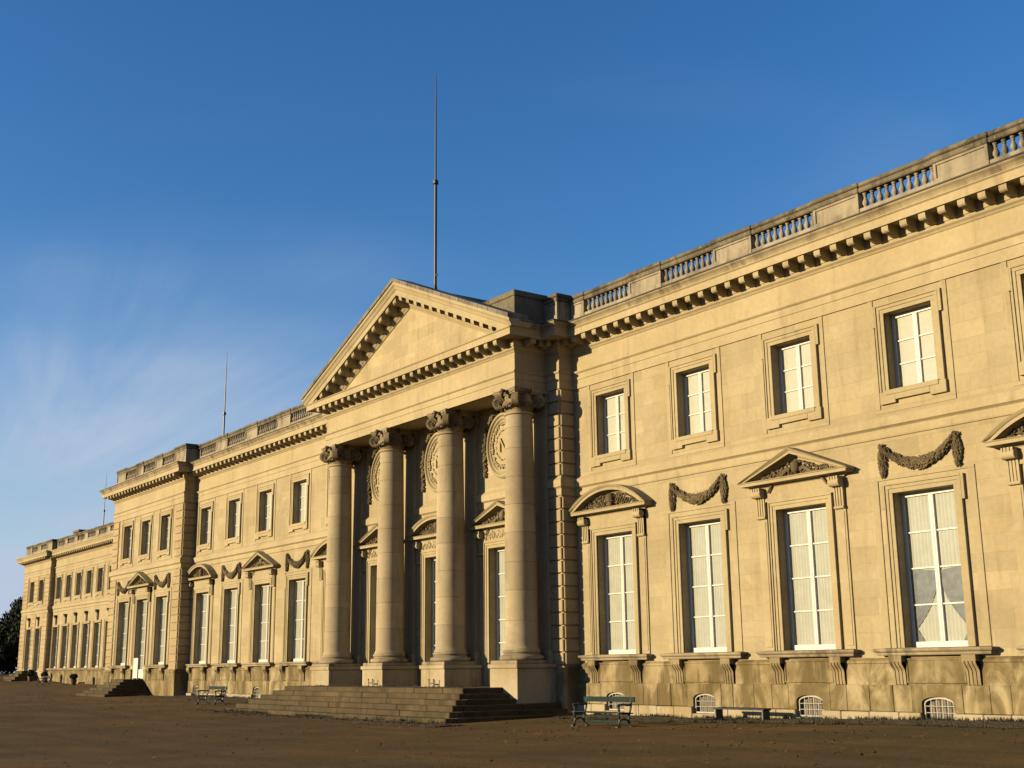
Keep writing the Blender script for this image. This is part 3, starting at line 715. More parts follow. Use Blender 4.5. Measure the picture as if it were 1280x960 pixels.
for i, x in enumerate(XP):
    upper_window(x, -0.81); ground_window(x, -0.81, ['gar', 'tri', 'gar'][i], i != 1, WPD if i == 1 else None)
KEY = bracket(0.40, 6.42, 7.5, 0.26).mesh('key_console', 'carved', True)
SURF = architrave(HG, ZG0, ZG1, w=.22).mesh('surround', 'trim')
for x in XF:
    upper_window(x, 8.8); window(WG, x, 8.8); s = put('window_surround', SURF, pal, (x, 8.8, 0)); put('key_console', KEY, s); put('sill', SILL, s)
for x in XE:
    upper_window(x, 8.3); window(WPD, x, 8.3); s = put('window_surround', SURF, pal, (x, 8.3, 0)); put('key_console', KEY, s)
# doors behind the columns
def doorfrieze():
    rnd = random.Random(2); mb = MB()
    for i in range(110): leafy(mb, (rnd.uniform(-1.3, 1.3), -.08, rnd.uniform(6.64, 6.92)), .06, 1, (0, .01, 0), rnd)
    return mb.mesh('frieze_carving', 'trim', True)
DF = doorfrieze()
for x, st in zip(XD, ('tri', 'seg', 'tri')):
    window(WDo, x, -0.67, 'glazed_door'); s = put('door_surround', SUR_D, pal, (x, -0.67, 0)); put('pediment', PED[st], s); put('carving', CARV[st], s); put('frieze_carving', DF, s)
    for t in (-1.6, 1.6): put('console', CONSOLE, s, (t, -0.02, 0))

# --- quoins at every salient corner
QM = {}
def quoins(xc, side, yf, yb, w=1.12, z0=1.62, zs=7.84, za=8.62, z1=11.98):
    """side=+1: the corner's return faces +x; a front and a return block per course, with sunk joints and a sunk arris"""
    q = put('quoin_strip', None, pal)
    for lo_, hi in ((z0, zs), (za, z1)):
        n = round((hi - lo_) / 0.486); h = (hi - lo_) / n
        for i in range(n):
            key = (side, round(w, 2), round(yb - yf, 2), round(h, 3))
            if key not in QM:
                mb = MB(); xa, xb = sorted((-side * w, -side * 0.012)); mb.box(xa, xb, -0.07, 0.1, 0.022, h - 0.022, 0.02)
                m2 = MB(); xa, xb = sorted((-side * .1, side * 0.07)); m2.box(xa, xb, 0.012, (yb - yf) - 0.004, 0.022, h - 0.022, 0.02)
                QM[key] = (mb.mesh('quoin_block', 'quoin'), m2.mesh('quoin_block', 'quoin'))
            for m_ in QM[key]: put('quoin_block', m_, q, (xc, yf, lo_ + h * i))
quoins(-2.2, 1, -0.67, 0); quoins(2 * XC + 2.2, -1, -0.67, 0)
quoins(-40.88, 1, -0.81, 0, 1.25); quoins(-54.5, -1, -0.81, 2, 1.25)
quoins(-104, 1, 8.3, 8.8, 1.75); quoins(-114.6, -1, 8.3, 10, 2.05); quoins(-108.45, 1, 8.3, 8.45, 1.45)
for xc, s, yf, yb in ((-2.2, 1, -0.67, 0), (2 * XC + 2.2, -1, -0.67, 0), (-40.88, 1, -0.81, 0), (-54.5, -1, -0.81, 2)):
    xa, xb = sorted((xc - s * 1.2, xc + s * 0.12)); mb = MB(); mb.box(xa, xb, yf - 0.14, yb, -0.6, 1.50, .02); mb.box(xa - .02, xb + .02, yf - 0.16, yb, 1.49, 1.60, .02)
    put('corner_plinth', mb.mesh('corner_plinth', 'plinth'), pal)

# --- the portico: pilasters, columns, pedestals
COLX = [XC - 7.305, XC - 2.435, XC + 2.435, XC + 7.305]; YC = -1.69
drums = []
cuts = [2.19, 3.25, 4.35, 5.4, 6.5, 7.55, 8.6, 9.7, 10.5, 11.0]
def rad(z):
    q = (z - 2.19) / 8.9; return 0.605 - 0.085 * max(0, (q - .25) / .75) ** 1.35
for i in range(len(cuts) - 1):
    a, b_ = cuts[i], cuts[i + 1]; mb = MB(); pr_ = [(rad(a) - .016, a), (rad(a) - .016, a + .006), (rad(a + .012), a + .014)] + [(rad(a + (b_ - a) * t), a + (b_ - a) * t) for t in (.25, .5, .75)] + [(rad(b_), b_ - .014), (rad(b_) - .016, b_ - .006), (rad(b_) - .016, b_)]
    if i == len(cuts) - 2: pr_ = pr_[:-1] + [(rad(b_) + .01, b_ + .02), (rad(b_) + .05, b_ + .03), (rad(b_) + .06, b_ + .065), (rad(b_) + .05, b_ + .10), (rad(b_), b_ + .11)]
    if i == 0: pr_ = [(.66, a), (.66, a + .05), (.625, a + .10), (rad(a + .2), a + .18)] + pr_[3:]
    mb.lathe(pr_, 48); drums.append(mb.mesh('drum', 'column', True))
mb = MB(); mb.box(-.84, .84, -.84, .84, 1.69, 1.82, .015)
def tor(zc, r0, h): return [(r0 + h * math.cos(a), zc + h * math.sin(a)) for a in [-math.pi / 2 + math.pi * i / 8 for i in range(9)]]
mb.lathe(tor(1.91, .74, .09) + [(.70, 2.02), (.675, 2.045), (.675, 2.07)] + tor(2.13, .655, .06), 48); CBASE = mb.mesh('base', 'sill', True)
def capital():
    mb = MB(); gb = MB(); rnd = random.Random(4)
    mb.lathe([(.52, 11.09), (.53, 11.2), (.60, 11.34), (.655, 11.44), (.60, 11.52), (.55, 11.6), (.55, 11.86)], 32)
    # concave-sided abacus
    N = 10; out = []
    for s in range(4):
        a0 = math.pi / 4 + s * math.pi / 2; p0 = Vector((math.cos(a0), math.sin(a0))) * 1.0; p1 = Vector((math.cos(a0 + math.pi / 2), math.sin(a0 + math.pi / 2))) * 1.0
        for i in range(N):
            t = i / N; m_ = p0.lerp(p1, t); out.append(tuple(m_ * (1 - .14 * math.sin(math.pi * t))))
    mb.prism(out, 11.86, 12.0, lambda u, v, t: (u, v, t)); mb.prism([(u * .94, v * .94) for u, v in out], 11.79, 11.86, lambda u, v, t: (u, v, t))
    for s in range(4):   # four diagonal volutes
        a = math.pi / 4 + s * math.pi / 2; d = Vector((math.cos(a), math.sin(a), 0)); w = Vector((-d.y, d.x, 0)); c = d * 0.78 + Vector((0, 0, 11.55))
        n = 20; mb.prism([(.26 * math.cos(2 * math.pi * i / n), .26 * math.sin(2 * math.pi * i / n)) for i in range(n)], -.12, .12, lambda u, v, t: c + d * u + Vector((0, 0, v)) + w * t)
        for sd_ in (-1, 1):
            pts = []
            for i in range(44):
                th = i * .36; r = .245 * math.exp(-.085 * th) ; pts.append(c + d * (r * math.cos(th + 1.5)) + Vector((0, 0, r * math.sin(th + 1.5))) + w * (sd_ * .125))
            mb.tube(pts, .034, 6, .016); mb.blob(tuple(c + w * sd_ * .13), (.05, .05, .05))
        mb.tube([d * .45 + Vector((0, 0, 11.78)), d * .6 + Vector((0, 0, 11.79)), d * .74 + Vector((0, 0, 11.78))], .06, 6)
        # husk garland slung between neighbouring volutes
        a2 = a + math.pi / 2; d2 = Vector((math.cos(a2), math.sin(a2), 0))
        for i in range(15):
            t = (i + .5) / 15; m_ = d.lerp(d2, t).normalized() * (.70 + .05 * math.sin(math.pi * t)); z = 11.56 - .26 * math.sin(math.pi * t)
            leafy(gb, (m_.x, m_.y, z), .075, 2, (.04, .04, .03), rnd, .8)
        m_ = (d + d2).normalized() * .76; leafy(gb, (m_.x, m_.y, 11.86), .09, 7, (.09, .09, .08), rnd, .8)
    return mb.mesh('capital', 'capital', True), gb.mesh('capital_garland', 'carved', True)
CAP, CAPG = capital()
PEDM = {}
for low in (0.4, -0.6):
    mb = MB(); mb.box(-.87, .87, -2.54, -.60, low, 1.54, .015); mb.box(-.93, .93, -2.60, -.60, 1.54, 1.69, .02); PEDM[low] = mb.mesh('pedestal', 'base')
mb = MB(); mb.box(-.56, .56, -.83, -.60, 2.19, 11.55, .01); mb.box(-.66, .66, -.93, -.60, 1.69, 2.19, .03); mb.box(-.60, .60, -.87, -.6, 11.55, 11.62, .01); mb.box(-.66, .66, -.93, -.6, 11.86, 11.99, .01); mb.box(-.58, .58, -.85, -.6, 11.62, 11.86, .01)
PIL = mb.mesh('pilaster', 'trim')
for i, x in enumerate(COLX):
    c = put('column', None, pal, (x, YC, 0)); put('base', CBASE, c)
    for d in drums: put('drum', d, c)
    put('capital', CAP, c); put('capital_garland', CAPG, c)
    put('pedestal', PEDM[-0.6 if i in (0, 3) else 0.4], pal, (x, 0, 0)); put('pilaster', PIL, pal, (x, 0, 0))

# --- oval medallions wreathed with garlands
def medallion():
    mb = MB(); rx, rz, cz = 1.12, 1.32, 10.36; N = 48
    prof = [(0.80, 0.02), (0.80, .07), (.84, .10), (.88, .06), (.90, .05), (.93, .12), (.97, .14), (1.01, .11), (1.04, .05), (1.04, -.02)]
    n = len(mb.v); k = len(prof)
    for i in range(N):
        a = 2 * math.pi * i / N
        for r, o in prof: mb.v.append((rx * r * math.cos(a), -o, cz + rz * r * math.sin(a)))
    for i in range(N):
        for j in range(k - 1): mb.f.append([n + i * k + j, n + ((i + 1) % N) * k + j, n + ((i + 1) % N) * k + j + 1, n + i * k + j + 1])
    mb.poly([(rx * .81 * math.cos(2 * math.pi * i / N), -.03, cz + rz * .81 * math.sin(2 * math.pi * i / N)) for i in range(N)])
    ring = mb.mesh('medallion', 'trim', True)
    rnd = random.Random(9); rl = MB(); cr_ = MB()
    for i in range(70):
        a = 2 * math.pi * i / 70; leafy(rl, (rx * .68 * math.cos(a), -.06, cz + rz * .68 * math.sin(a)), .07, 2, (.06, .02, .06), rnd)
    for i in range(80):
        t = i / 79; a = math.radians(198 - 216 * t); q = abs(t - .5) * 2
        leafy(cr_, (rx * 1.17 * math.cos(a), -.08, cz + rz * 1.15 * math.sin(a)), .085, 3, (.06, .05, .06), rnd)
    for s in (-1, 1):
        for i in range(10): leafy(cr_, (s * (rx * 1.12 + .02), -.08, cz - .35 - .085 * i), .08, 3, (.10 - .006 * i, .04, .03), rnd)
    leafy(cr_, (0, -.12, cz + rz * 1.15), .12, 14, (.3, .05, .1), rnd)
    lt = MB(); H2, W2, t_ = .27, .20, .055      # the raised letter N in the middle of each medallion
    for s in (-1, 1):
        lt.box(s * W2 - t_ / 2, s * W2 + t_ / 2, -.10, -.02, cz - H2, cz + H2, .008); lt.box(s * W2 - .07, s * W2 + .07, -.095, -.02, cz + s * H2 * -1 - .02, cz + s * H2 * -1 + .02, .006)
    lt.prism([(-W2 - t_ / 2, cz + H2), (-W2 + .06, cz + H2), (W2 + t_ / 2, cz - H2), (W2 - .06, cz - H2)], -.104, -.02, lambda u, v, t: (u, t, v))
    for i in range(34):
        a = 2 * math.pi * i / 34; leafy(rl, (rx * .46 * math.cos(a), -.05, cz + rz * .46 * math.sin(a)), .05, 1, (.02, .01, .02), rnd)
    return ring, rl.mesh('relief', 'trim', True), cr_.mesh('garland', 'carved', True), lt.mesh('letter', 'trim')
MR, ML, MG, MN = medallion()
for x in XD:
    o = put('medallion', MR, pal, (x, -0.67, 0)); put('relief', ML, o); put('garland', MG, o); put('letter', MN, o)

# --- pediment
TIP, ZT, APEX = 8.72, 14.42, 18.15; SL = (APEX - ZT) / TIP
RAKE = [(0.0, -1.06), (0.06, -1.03), (0.10, -.96), (0.16, -.90), (0.18, -.85), (0.20, -.84), (0.20, -.57), (0.24, -.555), (0.76, -.555), (0.76, -.585), (0.78, -.585), (0.78, -.34), (0.82, -.30), (0.83, -.27), (0.87, -.18), (0.925, -.12), (0.94, -.06), (0.94, 0.0), (-.3, 0.0)]
k = len(RAKE)
ped = put('pediment', None, pal)
def rake_mesh():
    mb = MB()
    for s in (-1, 1):
        ds = sorted({0.0, TIP} | {min(TIP, max(0.0, (14.146 - ZT - h) / SL)) for o, h in RAKE})
        rings = []
        for d in ds:
            rings.append(len(mb.v)); mb.v += [(XC + s * (TIP - d), -2.2 - o, max(ZT + SL * d + h, 14.146)) for o, h in RAKE]
        for a, b_ in zip(rings, rings[1:]):
            for j in range(k): mb.f.append([a + j, a + (j + 1) % k, b_ + (j + 1) % k, b_ + j])
        mb.f.append([rings[0] + j for j in range(k)])
    return mb
put('raking_cornice', rake_mesh().mesh('raking_cornice', 'trim'), ped)
mb = MB(); mb.poly([(XC - TIP + .1, -2.215, 14.12), (XC + TIP - .1, -2.215, 14.12), (XC, -2.215, APEX - .9)]); put('tympanum', mb.mesh('tympanum', 'wall'), ped)
MS = {s: modillion_mesh(-s * SL).mesh('modillion', 'trim') for s in (-1, 1)}
for s in (-1, 1):
    d = 1.55 - PITCHM
    while d < TIP - .2:
        put('modillion', MS[s], ped, (XC + s * (TIP - d), -2.2, ZT + SL * d - .56)); d += PITCHM
for s in (-1, 1):   # solid blocks where the rakes die into the level cornice
    mb = MB(); mb.prism([(.45, 14.15), (1.12, 14.15), (1.12, ZT + SL * 1.12 - .56), (.45, ZT + SL * .45 - .50)], -2.93, -2.2, lambda u, v, t: (XC + s * (TIP - u), t, v)); put('end_block', mb.mesh('end_block', 'trim'), ped)
# lead roof with slabs along both rakes
mb = MB()
mb.prism([(-TIP, ZT), (TIP, ZT), (0, APEX)], -2.12, 6.0, lambda u, v, t: (XC + u, t, v - 0.01)); put('pediment_roof', mb.mesh('pediment_roof', 'lead'), ped)
L = math.hypot(TIP, APEX - ZT); ns = 13
for s in (-1, 1):
    for i in range(ns):
        a, b_ = TIP * i / ns + .012, TIP * (i + 1) / ns - .012
        mb = MB(); mb.prism([(a, ZT + SL * a), (b_, ZT + SL * b_), (b_, ZT + SL * b_ + .17), (a, ZT + SL * a + .17)], -3.19, -2.2, lambda u, v, t: (XC + s * (TIP - u), t, v + .004)); put('coping_slab', mb.mesh('coping_slab', 'slab'), ped)

# --- parapet: pedestals, balusters, coping
def baluster_mesh(n=12):
    mb = MB(); z = 14.93; pr_ = [(.075, 0), (.075, .05), (.055, .06), (.06, .085), (.085, .12), (.098, .17), (.09, .22), (.06, .29), (.045, .34), (.042, .37), (.058, .38), (.058, .40), (.046, .41), (.05, .43), (.075, .45), (.075, .50)]
    mb.lathe([(r, z + h) for r, h in pr_], n); return mb
BAL = baluster_mesh().mesh('baluster', 'parapet', True)
def balustrade(xa, xb, y, indiv=True):
    mb = MB(); mb.box(xa, xb, y - .10, y + .22, 14.44, 14.93, .015); o = put('balustrade', mb.mesh('balustrade_base', 'parapet'), pal)
    mb = MB(); mb.box(xa, xb, y - .11, y + .23, 15.43, 15.60, .03); mb.box(xa, xb, y - .14, y + .26, 15.60, 15.74, .035); put('coping', mb.mesh('coping', 'coping'), o)
    n = max(2, round((xb - xa) / .272)); st = (xb - xa) / n
    if indiv:
        for i in range(n): put('baluster', BAL, o, (xa + st * (i + .5), y + .06, 0), random.uniform(0, 1))
    else:
        mb = MB()
        for i in range(n):
            q = baluster_mesh(8); k0 = len(mb.v); mb.v += [(v[0] + xa + st * (i + .5), v[1] + y + .06, v[2]) for v in q.v]; mb.f += [[t + k0 for t in f] for f in q.f]
        r = put('baluster_row', mb.mesh('baluster_row', 'parapet', True), o); r['kind'] = 'stuff'
def parapet_pedestal(xa, xb, y, yb=None, top=15.42):
    yb = y + .26 if yb is None else yb
    mb = MB(); mb.box(xa, xb, y - .08, yb, 14.44, top, .012)
    if xb - xa > .5:
        b2 = .10; mb.box(xa + .0, xb - .0, y - .12, y - .07, 14.44, 14.96, .01); mb.box(xa, xa + b2, y - .12, y - .07, 14.96, top, .01); mb.box(xb - b2, xb, y - .12, y - .07, 14.96, top, .01); mb.box(xa + b2, xb - b2, y - .12, y - .07, top - .07, top, .01)
    o = put('parapet_pedestal', mb.mesh('parapet_pedestal', 'parapet'), pal)
    mb = MB(); mb.box(xa - .03, xb + .03, y - .15, yb + .04, top + .002, top + .18, .03); mb.box(xa - .06, xb + .06, y - .19, yb + .07, top + .182, top + .33, .035); put('coping', mb.mesh('coping', 'coping'), o)
random.seed(3)
YB = 0.03
def mir(a, b_): return (2 * XC - b_, 2 * XC - a)
segs = [('p', -2.12, -1.32)]
for i in range(5):
    segs += [('b', KR[i] - 1.32, KR[i] + 1.32), ('p', KR[i] + 1.32, KR[i] + 3.08)]
for t, a, b_ in segs:
    for q in ((a, b_), mir(a, b_)):
        if q[0] > 16.5: continue
        q = (max(q[0], -40.80), min(q[1], 19.7))
        if t == 'b': balustrade(q[0], q[1], YB)
        elif q[1] - q[0] > .2: parapet_pedestal(q[0] + .003, q[1] - .003, YB)
for q in ((-3.0, -2.2), mir(-3.0, -2.2)): parapet_pedestal(q[0], q[1], -0.60, 0.5, 15.50)
for q in ((-6.2, -3.0), mir(-6.2, -3.0)):
    mb = MB(); mb.box(q[0], q[1], -2.19, -.45, 14.44, 15.70, .02); mb.box(q[0] - .05, q[1] + .05, -2.24, -.40, 15.69, 15.93, .03); put('attic_parapet', mb.mesh('attic_parapet', 'coping'), pal)
# left pavilion
yp = -0.74
for x in XP: balustrade(x - 1.15, x + 1.15, yp)
e = [-54.45] + [t for x in XP for t in (x - 1.15, x + 1.15)] + [-40.9]
for i in range(0, 8, 2): parapet_pedestal(e[i] + .003, e[i + 1] - .003, yp, 0.4 if i in (0, 6) else None, 15.46 if i in (0, 6) else 15.42)
yp = 8.83
for x in XF: balustrade(x - 1.2, x + 1.2, yp, False)
e = [-104] + [t for x in XF for t in (x - 1.2, x + 1.2)] + [-54.6]
for i in range(0, len(e), 2): parapet_pedestal(e[i] + .003, e[i + 1] - .003, yp)
yp = 8.36
for x in XE: balustrade(x - 1.1, x + 1.1, yp, False)
e = [-114.5] + [t for x in XE for t in (x - 1.1, x + 1.1)] + [-104]
for i in range(0, len(e), 2): parapet_pedestal(e[i] + .003, e[i + 1] - .003, yp, yp + .5)
mb = MB(); mb.box(-107.8, -105.8, 11.6, 12.6, 14.4, 16.9, .03); mb.box(-107.95, -105.65, 11.45, 12.75, 16.9, 17.15, .03); put('chimney', mb.mesh('chimney', 'brick'), pal)

# ------------------------------------------------------------------ entrance steps
random.seed(21)
def perron(name, label, xa, xb, yf, yw, ztop, n, tread, rise, stone_len, m='step'):
    st = tag(put(name, None, None, ((xa + xb) / 2, yf, ground_z((xa + xb) / 2, yf - 1))), label, 'steps'); ox, oy, oz = st.location
    mb = MB(); mb.box(xa + .3 - ox, xb - .3 - ox, yf + .3 - oy, yw - oy, -.5, ztop - .004 - oz); put('landing', mb.mesh('landing', m), st)
    for i in range(n):
        x0, x1, y = xa - tread * i, xb + tread * i, yf - tread * i; zt = ztop - rise * i
        def stone_run(a, b_, fn):
            t = a
            while t < b_ - .05:
                l = stone_len * random.uniform(.75, 1.25); e_ = b_ if b_ - t < l * 1.4 else t + l
                mb = MB(); j = random.uniform(-.008, .012); dz = random.uniform(-.006, .006)
                fn(mb, t + .004, e_ - .004, j, dz); put('step_stone', mb.mesh('step_stone', m), st); t = e_
        low = zt - rise - .03
        stone_run(x0, x1, lambda mb, a, b_, j, dz: mb.box(a - ox, b_ - ox, y + j - oy, y + tread + .05 - oy, low - oz, zt + dz - oz, .022))
        for s, xe in ((-1, x0), (1, x1)):
            def side(mb, a, b_, j, dz):
                p, q = sorted((xe + s * j, xe - s * (tread + .05))); mb.box(p - ox, q - ox, a - oy, b_ - oy, low - oz, zt + dz - oz, .022)
            stone_run(y + tread + .055, yw, side)
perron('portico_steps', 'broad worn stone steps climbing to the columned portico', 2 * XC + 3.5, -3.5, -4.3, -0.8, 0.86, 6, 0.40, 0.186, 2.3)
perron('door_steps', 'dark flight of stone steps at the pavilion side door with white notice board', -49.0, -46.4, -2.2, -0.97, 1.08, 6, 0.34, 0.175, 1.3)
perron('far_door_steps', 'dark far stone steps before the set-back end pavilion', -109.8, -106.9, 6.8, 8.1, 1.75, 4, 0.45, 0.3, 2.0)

# notice board standing in the pavilion doorway
mb = MB(); mb.box(-.42, .42, -.03, .0, .06, 1.35, .01)
for s in (-1, 1): mb.box(s * .36 - .03, s * .36 + .03, -.02, .22, 0, .07)
nb = tag(put('notice_board', mb.mesh('notice_board', 'white'), None, (-47.25, -1.15, 1.075)), 'plain white board standing in the pavilion doorway above dark steps', 'board')

# ------------------------------------------------------------------ lightning rods on the roofs
def rod(x, y, z0, z1, label, r=.045):
    o = put('lightning_rod', None, None, (x, y, z0)); mb = MB(); H = z1 - z0
    mb.tube([(0, 0, 0), (0, 0, H * .5)], r, 8); p1 = mb.mesh('lower_shaft', 'rod', True)
    mb = MB(); mb.tube([(0, 0, H * .5), (0, 0, H * .86), (0, 0, H)], r * .7, 8, r * .25); p2 = mb.mesh('upper_shaft', 'rod', True)
    mb = MB(); mb.lathe([(r, H * .5 - .12), (r * 1.8, H * .5 - .08), (r * 1.8, H * .5 + .08), (r, H * .5 + .12)], 8); p3 = mb.mesh('coupling', 'rod')
    mb = MB(); mb.lathe([(r * 3, 0), (r * 3, .06), (r * 1.5, .2), (r, .5)], 8); mb.box(-.16, .16, -.03, .03, .9, .96)
    p4 = mb.mesh('foot', 'rod')
    for nme, p in (('lower_shaft', p1), ('upper_shaft', p2), ('coupling', p3), ('foot', p4)): put(nme, p, o)
    return tag(o, label, 'lightning rod')
rod(XC, -0.95, 17.9, 28.75, 'tall dark lightning rod rising behind the pediment apex', .075)
rod(-44.3, 3.0, 14.4, 23.1, 'thin dark lightning rod on the wing roof beside the pavilion parapet', .065)
rod(-98.7, 12.0, 14.4, 22.6, 'thin lightning rod on the far set-back wing roof', .06)
rod(-53.5, 5.5, 14.4, 18.6, 'short thin lightning rod above the pavilion balustrade', .03)

# ------------------------------------------------------------------ benches
def bench(x, y, rz, label, length=2.0, paint='green', detail=True):
    z = ground_z(x, y); o = tag(put('bench', None, None, (x, y, z), rz), label, 'bench', None)
    hl = length / 2
    def slat(nm, y0, y1, z0, z1, tilt=0):
        mb = MB(); mb.box(-hl, hl, y0, y1, z0, z1, .008); put(nm, mb.mesh(nm, paint), o)
    for k_ in range(4): slat('seat_slat', -.24 + .125 * k_, -.135 + .125 * k_, .42 - .01 * k_, .455 - .01 * k_)
    slat('back_slat', .295, .335, .72, .87)
    slat('lower_rail', .05, .09, .13, .20)
    for s in (-1, 1):
        mb = MB(); X_ = s * (hl - .14); w = .03
        mb.tube([(X_, -.26, .42), (X_, -.20, .25), (X_, -.22, .08), (X_, -.28, .03)], .036, 6); mb.tube([(X_, .20, .40), (X_, .16, .22), (X_, .24, .06), (X_, .30, .03)], .036, 6)
        mb.tube([(X_, -.26, .41), (X_, .22, .385)], .034, 6); mb.tube([(X_, .20, .38), (X_, .27, .55), (X_, .31, .85)], .034, 6)
        mb.tube([(X_, -.20, .43), (X_, -.23, .56), (X_, -.20, .65), (X_, -.05, .665), (X_, .15, .64), (X_, .28, .66)], .036, 6)
        mb.tube([(X_, -.2, .65), (X_, -.25, .66), (X_, -.27, .62), (X_, -.24, .59), (X_, -.21, .61)], .03, 6)
        mb.tube([(X_, -.2, .2), (X_, -.02, .26), (X_, .16, .2)], .026, 6)
        mb.box(X_ - .05, X_ + .05, -.34, -.22, 0, .05, .012); mb.box(X_ - .05, X_ + .05, .24, .36, 0, .05, .012)
        put('end_frame', mb.mesh('end_frame', 'iron', True), o)
    return o
bench(4.75, -4.75, math.radians(4), 'green slatted bench with black iron ends beside the portico steps', 2.2)
bench(-25.8, -4.6, math.radians(2), 'dark green slatted bench before the wing between portico and pavilion', 2.3)
bench(-93.0, 5.4, math.radians(3), 'dark bench among the tubs before the far set-back wing', 2.4)
# low backless bench against the wall
def low_bench(x, y, label, length):
    z = ground_z(x, y) + .01; o = tag(put('low_bench', None, None, (x, y, z)), label, 'bench'); hl = length / 2
    for k_ in range(2):
        mb = MB(); mb.box(-hl, hl, -.17 + .18 * k_, -.01 + .18 * k_, .31, .36, .008); put('seat_plank', mb.mesh('seat_plank', 'bluegrey'), o)
    for s in (-1, 1):
        mb = MB(); X_ = s * (hl - .08); mb.box(X_ - .03, X_ + .03, -.15, .15, .02, .305, .006); mb.box(X_ - .05, X_ + .05, -.2, .2, 0, .03, .006); put('leg', mb.mesh('leg', 'iron'), o)
low_bench(6.9, -1.05, 'low backless blue-grey bench against the wing plinth between two vents', 2.1)

# boot scrapers fixed before the inner pedestals
for i in (1, 2):
    mb = MB()
    for s in (-1, 1): mb.tube([(s * .17, 0, -.01), (s * .17, 0, .26)], .022, 6); mb.blob((s * .17, 0, .27), (.035, .035, .035))
    mb.box(-.17, .17, -.008, .008, .10, .15)
    tag(put('boot_scraper', mb.mesh('boot_scraper', 'iron', True), None, (COLX[i] + .25, -2.75, .862)), 'small black iron boot scraper before the inner column pedestal ' + ('nearer the dark-stepped pavilion' if i == 1 else 'nearer the green bench'), 'boot scraper', 'boot scrapers before the pedestals')

# ------------------------------------------------------------------ tubs with shrubs before the far wing
def shrub_leaves(mb, c, rx, rz, n, rnd, size):
    for _ in range(n):
        v = Vector((rnd.gauss(0, 1), rnd.gauss(0, 1), rnd.gauss(0, 1))).normalized() * rnd.uniform(.55, 1.0)
        p = Vector((c[0] + v.x * rx, c[1] + v.y * rx, c[2] + v.z * rz)); q = Euler((rnd.uniform(0, 6), rnd.uniform(0, 6), rnd.uniform(0, 6))).to_matrix(); s = size * rnd.uniform(.6, 1.3)
        mb.poly([p + q @ Vector(t) * s for t in ((-1, -.35, 0), (0, -.5, .2), (1, 0, 0), (0, .5, .2))])
def tub(x, y, h, label, seed):
    z = ground_z(x, y); o = tag(put('potted_shrub', None, None, (x, y, z)), label, 'potted plant'); rnd = random.Random(seed)
    mb = MB(); mb.lathe([(.20, 0), (.23, .05), (.30, .42), (.33, .44), (.33, .52), (.29, .52), (.28, .46)], 20); put('pot', mb.mesh('pot', 'terracotta', True), o)
    mb = MB(); mb.tube([(0, 0, .5), (.02, .01, .75), (0, 0, 1.0)], .035, 6); put('stem', mb.mesh('stem', 'bark'), o)
    mb = MB(); shrub_leaves(mb, (0, 0, .5 + h / 2), .36, h / 2, 700, rnd, .09); put('foliage', mb.mesh('foliage', 'shrub', False, False), o)
tub(-88.6, 7.0, .55, 'clipped shrub in a terracotta pot nearest the pavilion by the far wing', 1)
tub(-99.4, 7.2, .6, 'broad shrub in a terracotta pot at mid far wing', 2)
tub(-103.2, 6.8, .75, 'taller shrub in a terracotta pot beside the far end pavilion', 3)

# ------------------------------------------------------------------ trees beyond the end pavilion
def tree(x, y, h, cr, label, seed, name='broad_tree'):
    rnd = random.Random(seed); z = ground_z(x, y); o = tag(put(name, None, None, (x, y, z - .05)), label, 'tree', 'dark trees beyond the end pavilion')
    mb = MB(); mb.tube([(0, 0, 0), (.1, 0, h * .15), (0, .1, h * .35), (.1, .05, h * .7)], .42, 8, .12)
    clumps = []
    for i in range(30):
        a = rnd.uniform(0, 6.28); zz_ = rnd.uniform(.16, .93); w = cr * (1 - abs(zz_ - .45) ** 1.6 * 1.7) * rnd.uniform(.45, 1.0); clumps.append((math.cos(a) * w, math.sin(a) * w, h * zz_))
    for c in clumps[:14]: mb.tube([(0, 0, max(h * .15, c[2] * .6)), (c[0] * .5, c[1] * .5, c[2] * .85), c], .13, 5, .03)
    put('trunk', mb.mesh('trunk', 'bark', True), o)
    mb = MB()
    for c in clumps:
        r = cr * rnd.uniform(.28, .45); shrub_leaves(mb, c, r, r * .8, 520, rnd, .22)
    put('crown', mb.mesh('crown', 'leaf', False, False), o)
for i, (x, y, h, cr, lb) in enumerate(((-126, 3.5, 8.2, 3.6, 'dark rounded tree standing beside the far end pavilion'), (-134, 14, 9.6, 4.0, 'dark leafy tree just behind the rounded tree by the end pavilion'), (-131, -3, 8.6, 3.8, 'dark full-crowned tree two places out from the end pavilion'), (-143, -1, 10.6, 4.4, 'tallest dark tree of the clump beyond the end pavilion'),
        (-139, -14, 9.0, 4.2, 'dark tree third out from the end pavilion along the lawn edge'), (-150, -24, 10.0, 4.6, 'broad dark tree fourth out along the lawn edge'), (-158, 24, 10.5, 4.5, 'dark tree rising far behind the end pavilion'), (-152, 8, 9.5, 4.2, 'dark low-branched tree behind the clump'))): tree(x, y, h, cr, lb, 40 + i)

mb = MB(); rnd = random.Random(6)
for i in range(5200):
    y = rnd.uniform(-70, 60); hh = 4.2 + 1.2 * mnoise.noise(Vector((y * .13, 0, 2))); x = -172 + rnd.uniform(-1.2, 1.2); z = 1.2 + hh * rnd.random() ** .8
    q = Euler((rnd.uniform(0, 6), rnd.uniform(0, 6), rnd.uniform(0, 6))).to_matrix(); s_ = rnd.uniform(.4, .8)
    mb.poly([Vector((x, y, z)) + q @ Vector(t) * s_ for t in ((-1, -.4, 0), (0, -.55, .2), (1, 0, 0), (0, .55, .2))])
tag(put('hedge', mb.mesh('hedge', 'leaf', False, False)), 'long dark hedge closing the lawn behind the tree clump', 'hedge')

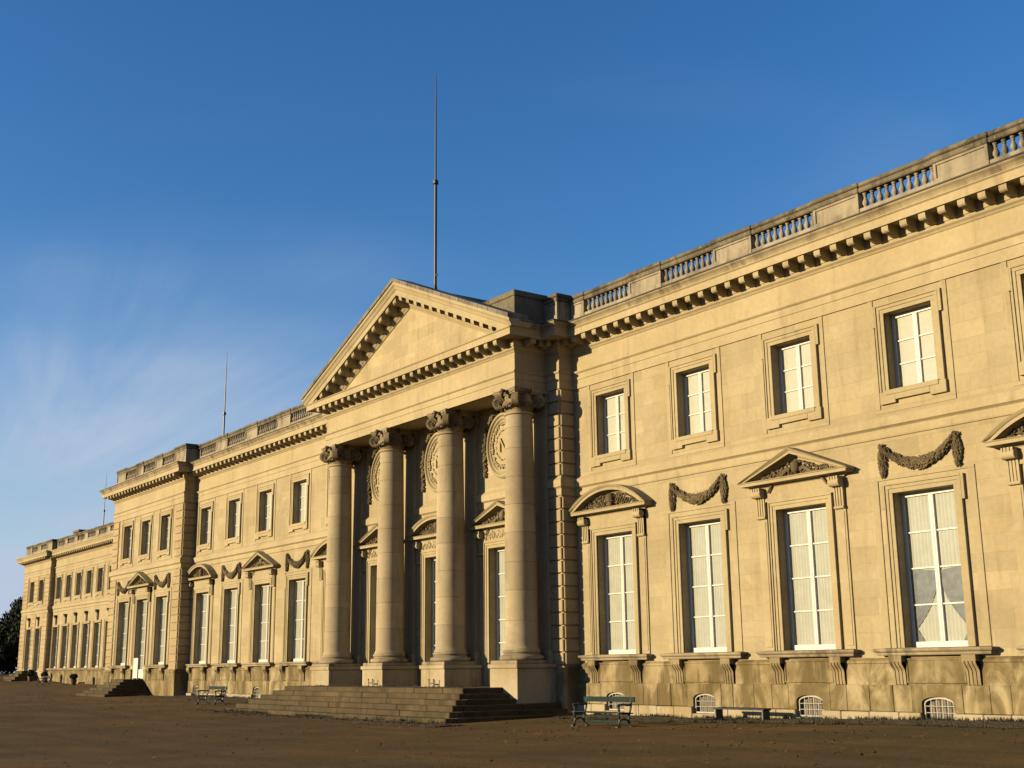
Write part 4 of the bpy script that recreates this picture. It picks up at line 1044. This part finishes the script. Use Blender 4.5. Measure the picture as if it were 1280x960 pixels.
# ------------------------------------------------------------------ fallen leaves
rnd = random.Random(77); mb = MB()
def leaf(x, y, zz_=None):
    z = (ground_z(x, y) if zz_ is None else zz_) + .018; a = rnd.uniform(0, 6.28); s = rnd.uniform(.03, .065); t1, t2 = rnd.uniform(0, .05), rnd.uniform(0, .05)
    ca, sa = math.cos(a) * s, math.sin(a) * s
    mb.poly([(x - ca, y - sa, z + .012), (x + sa * .6, y - ca * .6, z + t1 * .6), (x + ca, y + sa, z + .012 + t2), (x - sa * .6, y + ca * .6, z + .02)])
n_ = 0
while n_ < 3600:
    x, y = rnd.uniform(-60, 30), -rnd.expovariate(1 / 6.0) - .3
    if y < -26: continue
    if -22.2 < x < .4 and y > -6.9: continue
    if mnoise.noise(Vector((x * .23, y * .35, 5))) < rnd.uniform(-.35, .45): continue
    leaf(x, y); n_ += 1
for _ in range(1200):
    x = rnd.uniform(-21.5, 0); leaf(x, -6.75 - abs(rnd.gauss(0, .35)))
for _ in range(160): leaf(rnd.uniform(-17.5, -4), rnd.uniform(-4.1, -2.8), .855)
o = put('fallen_leaves', mb.mesh('fallen_leaves', 'fallen', False, False)); o['kind'] = 'stuff'; tag(o, 'scattered brown fallen leaves on the sandy ground', 'leaves')

# grass and weeds rooted along the foot of walls and steps
rnd = random.Random(31); mb = MB()
def tuft(x, y):
    z = ground_z(x, y) + .01
    for _ in range(rnd.randint(3, 7)):
        a = rnd.uniform(0, 6.28); h = rnd.uniform(.05, .16); l = rnd.uniform(.02, .09); w = .012; px, py = x + rnd.gauss(0, .03), y + rnd.gauss(0, .03)
        mb.poly([(px - w * math.sin(a), py + w * math.cos(a), z), (px + w * math.sin(a), py - w * math.cos(a), z), (px + l * math.cos(a), py + l * math.sin(a), z + h)])
n_ = 0
while n_ < 1500:
    k_ = rnd.random()
    if k_ < .45: x, y = rnd.uniform(-1, 19), -.27 - abs(rnd.gauss(0, .05))
    elif k_ < .65: x, y = rnd.uniform(-40, -21), -.27 - abs(rnd.gauss(0, .05))
    elif k_ < .85: x, y = rnd.uniform(-20, -1.5), -6.36 - abs(rnd.gauss(0, .06))
    else: x, y = rnd.uniform(-2, 20), -2.3 + rnd.gauss(0, .12)
    n_ += 1
    if mnoise.noise(Vector((x * .6, y, 9))) < rnd.uniform(-.4, .3): continue
    tuft(x, y)
o = put('grass', mb.mesh('grass', 'shrub', False, False)); o['kind'] = 'stuff'; tag(o, 'sparse grass tufts along the foot of the walls and steps', 'grass')
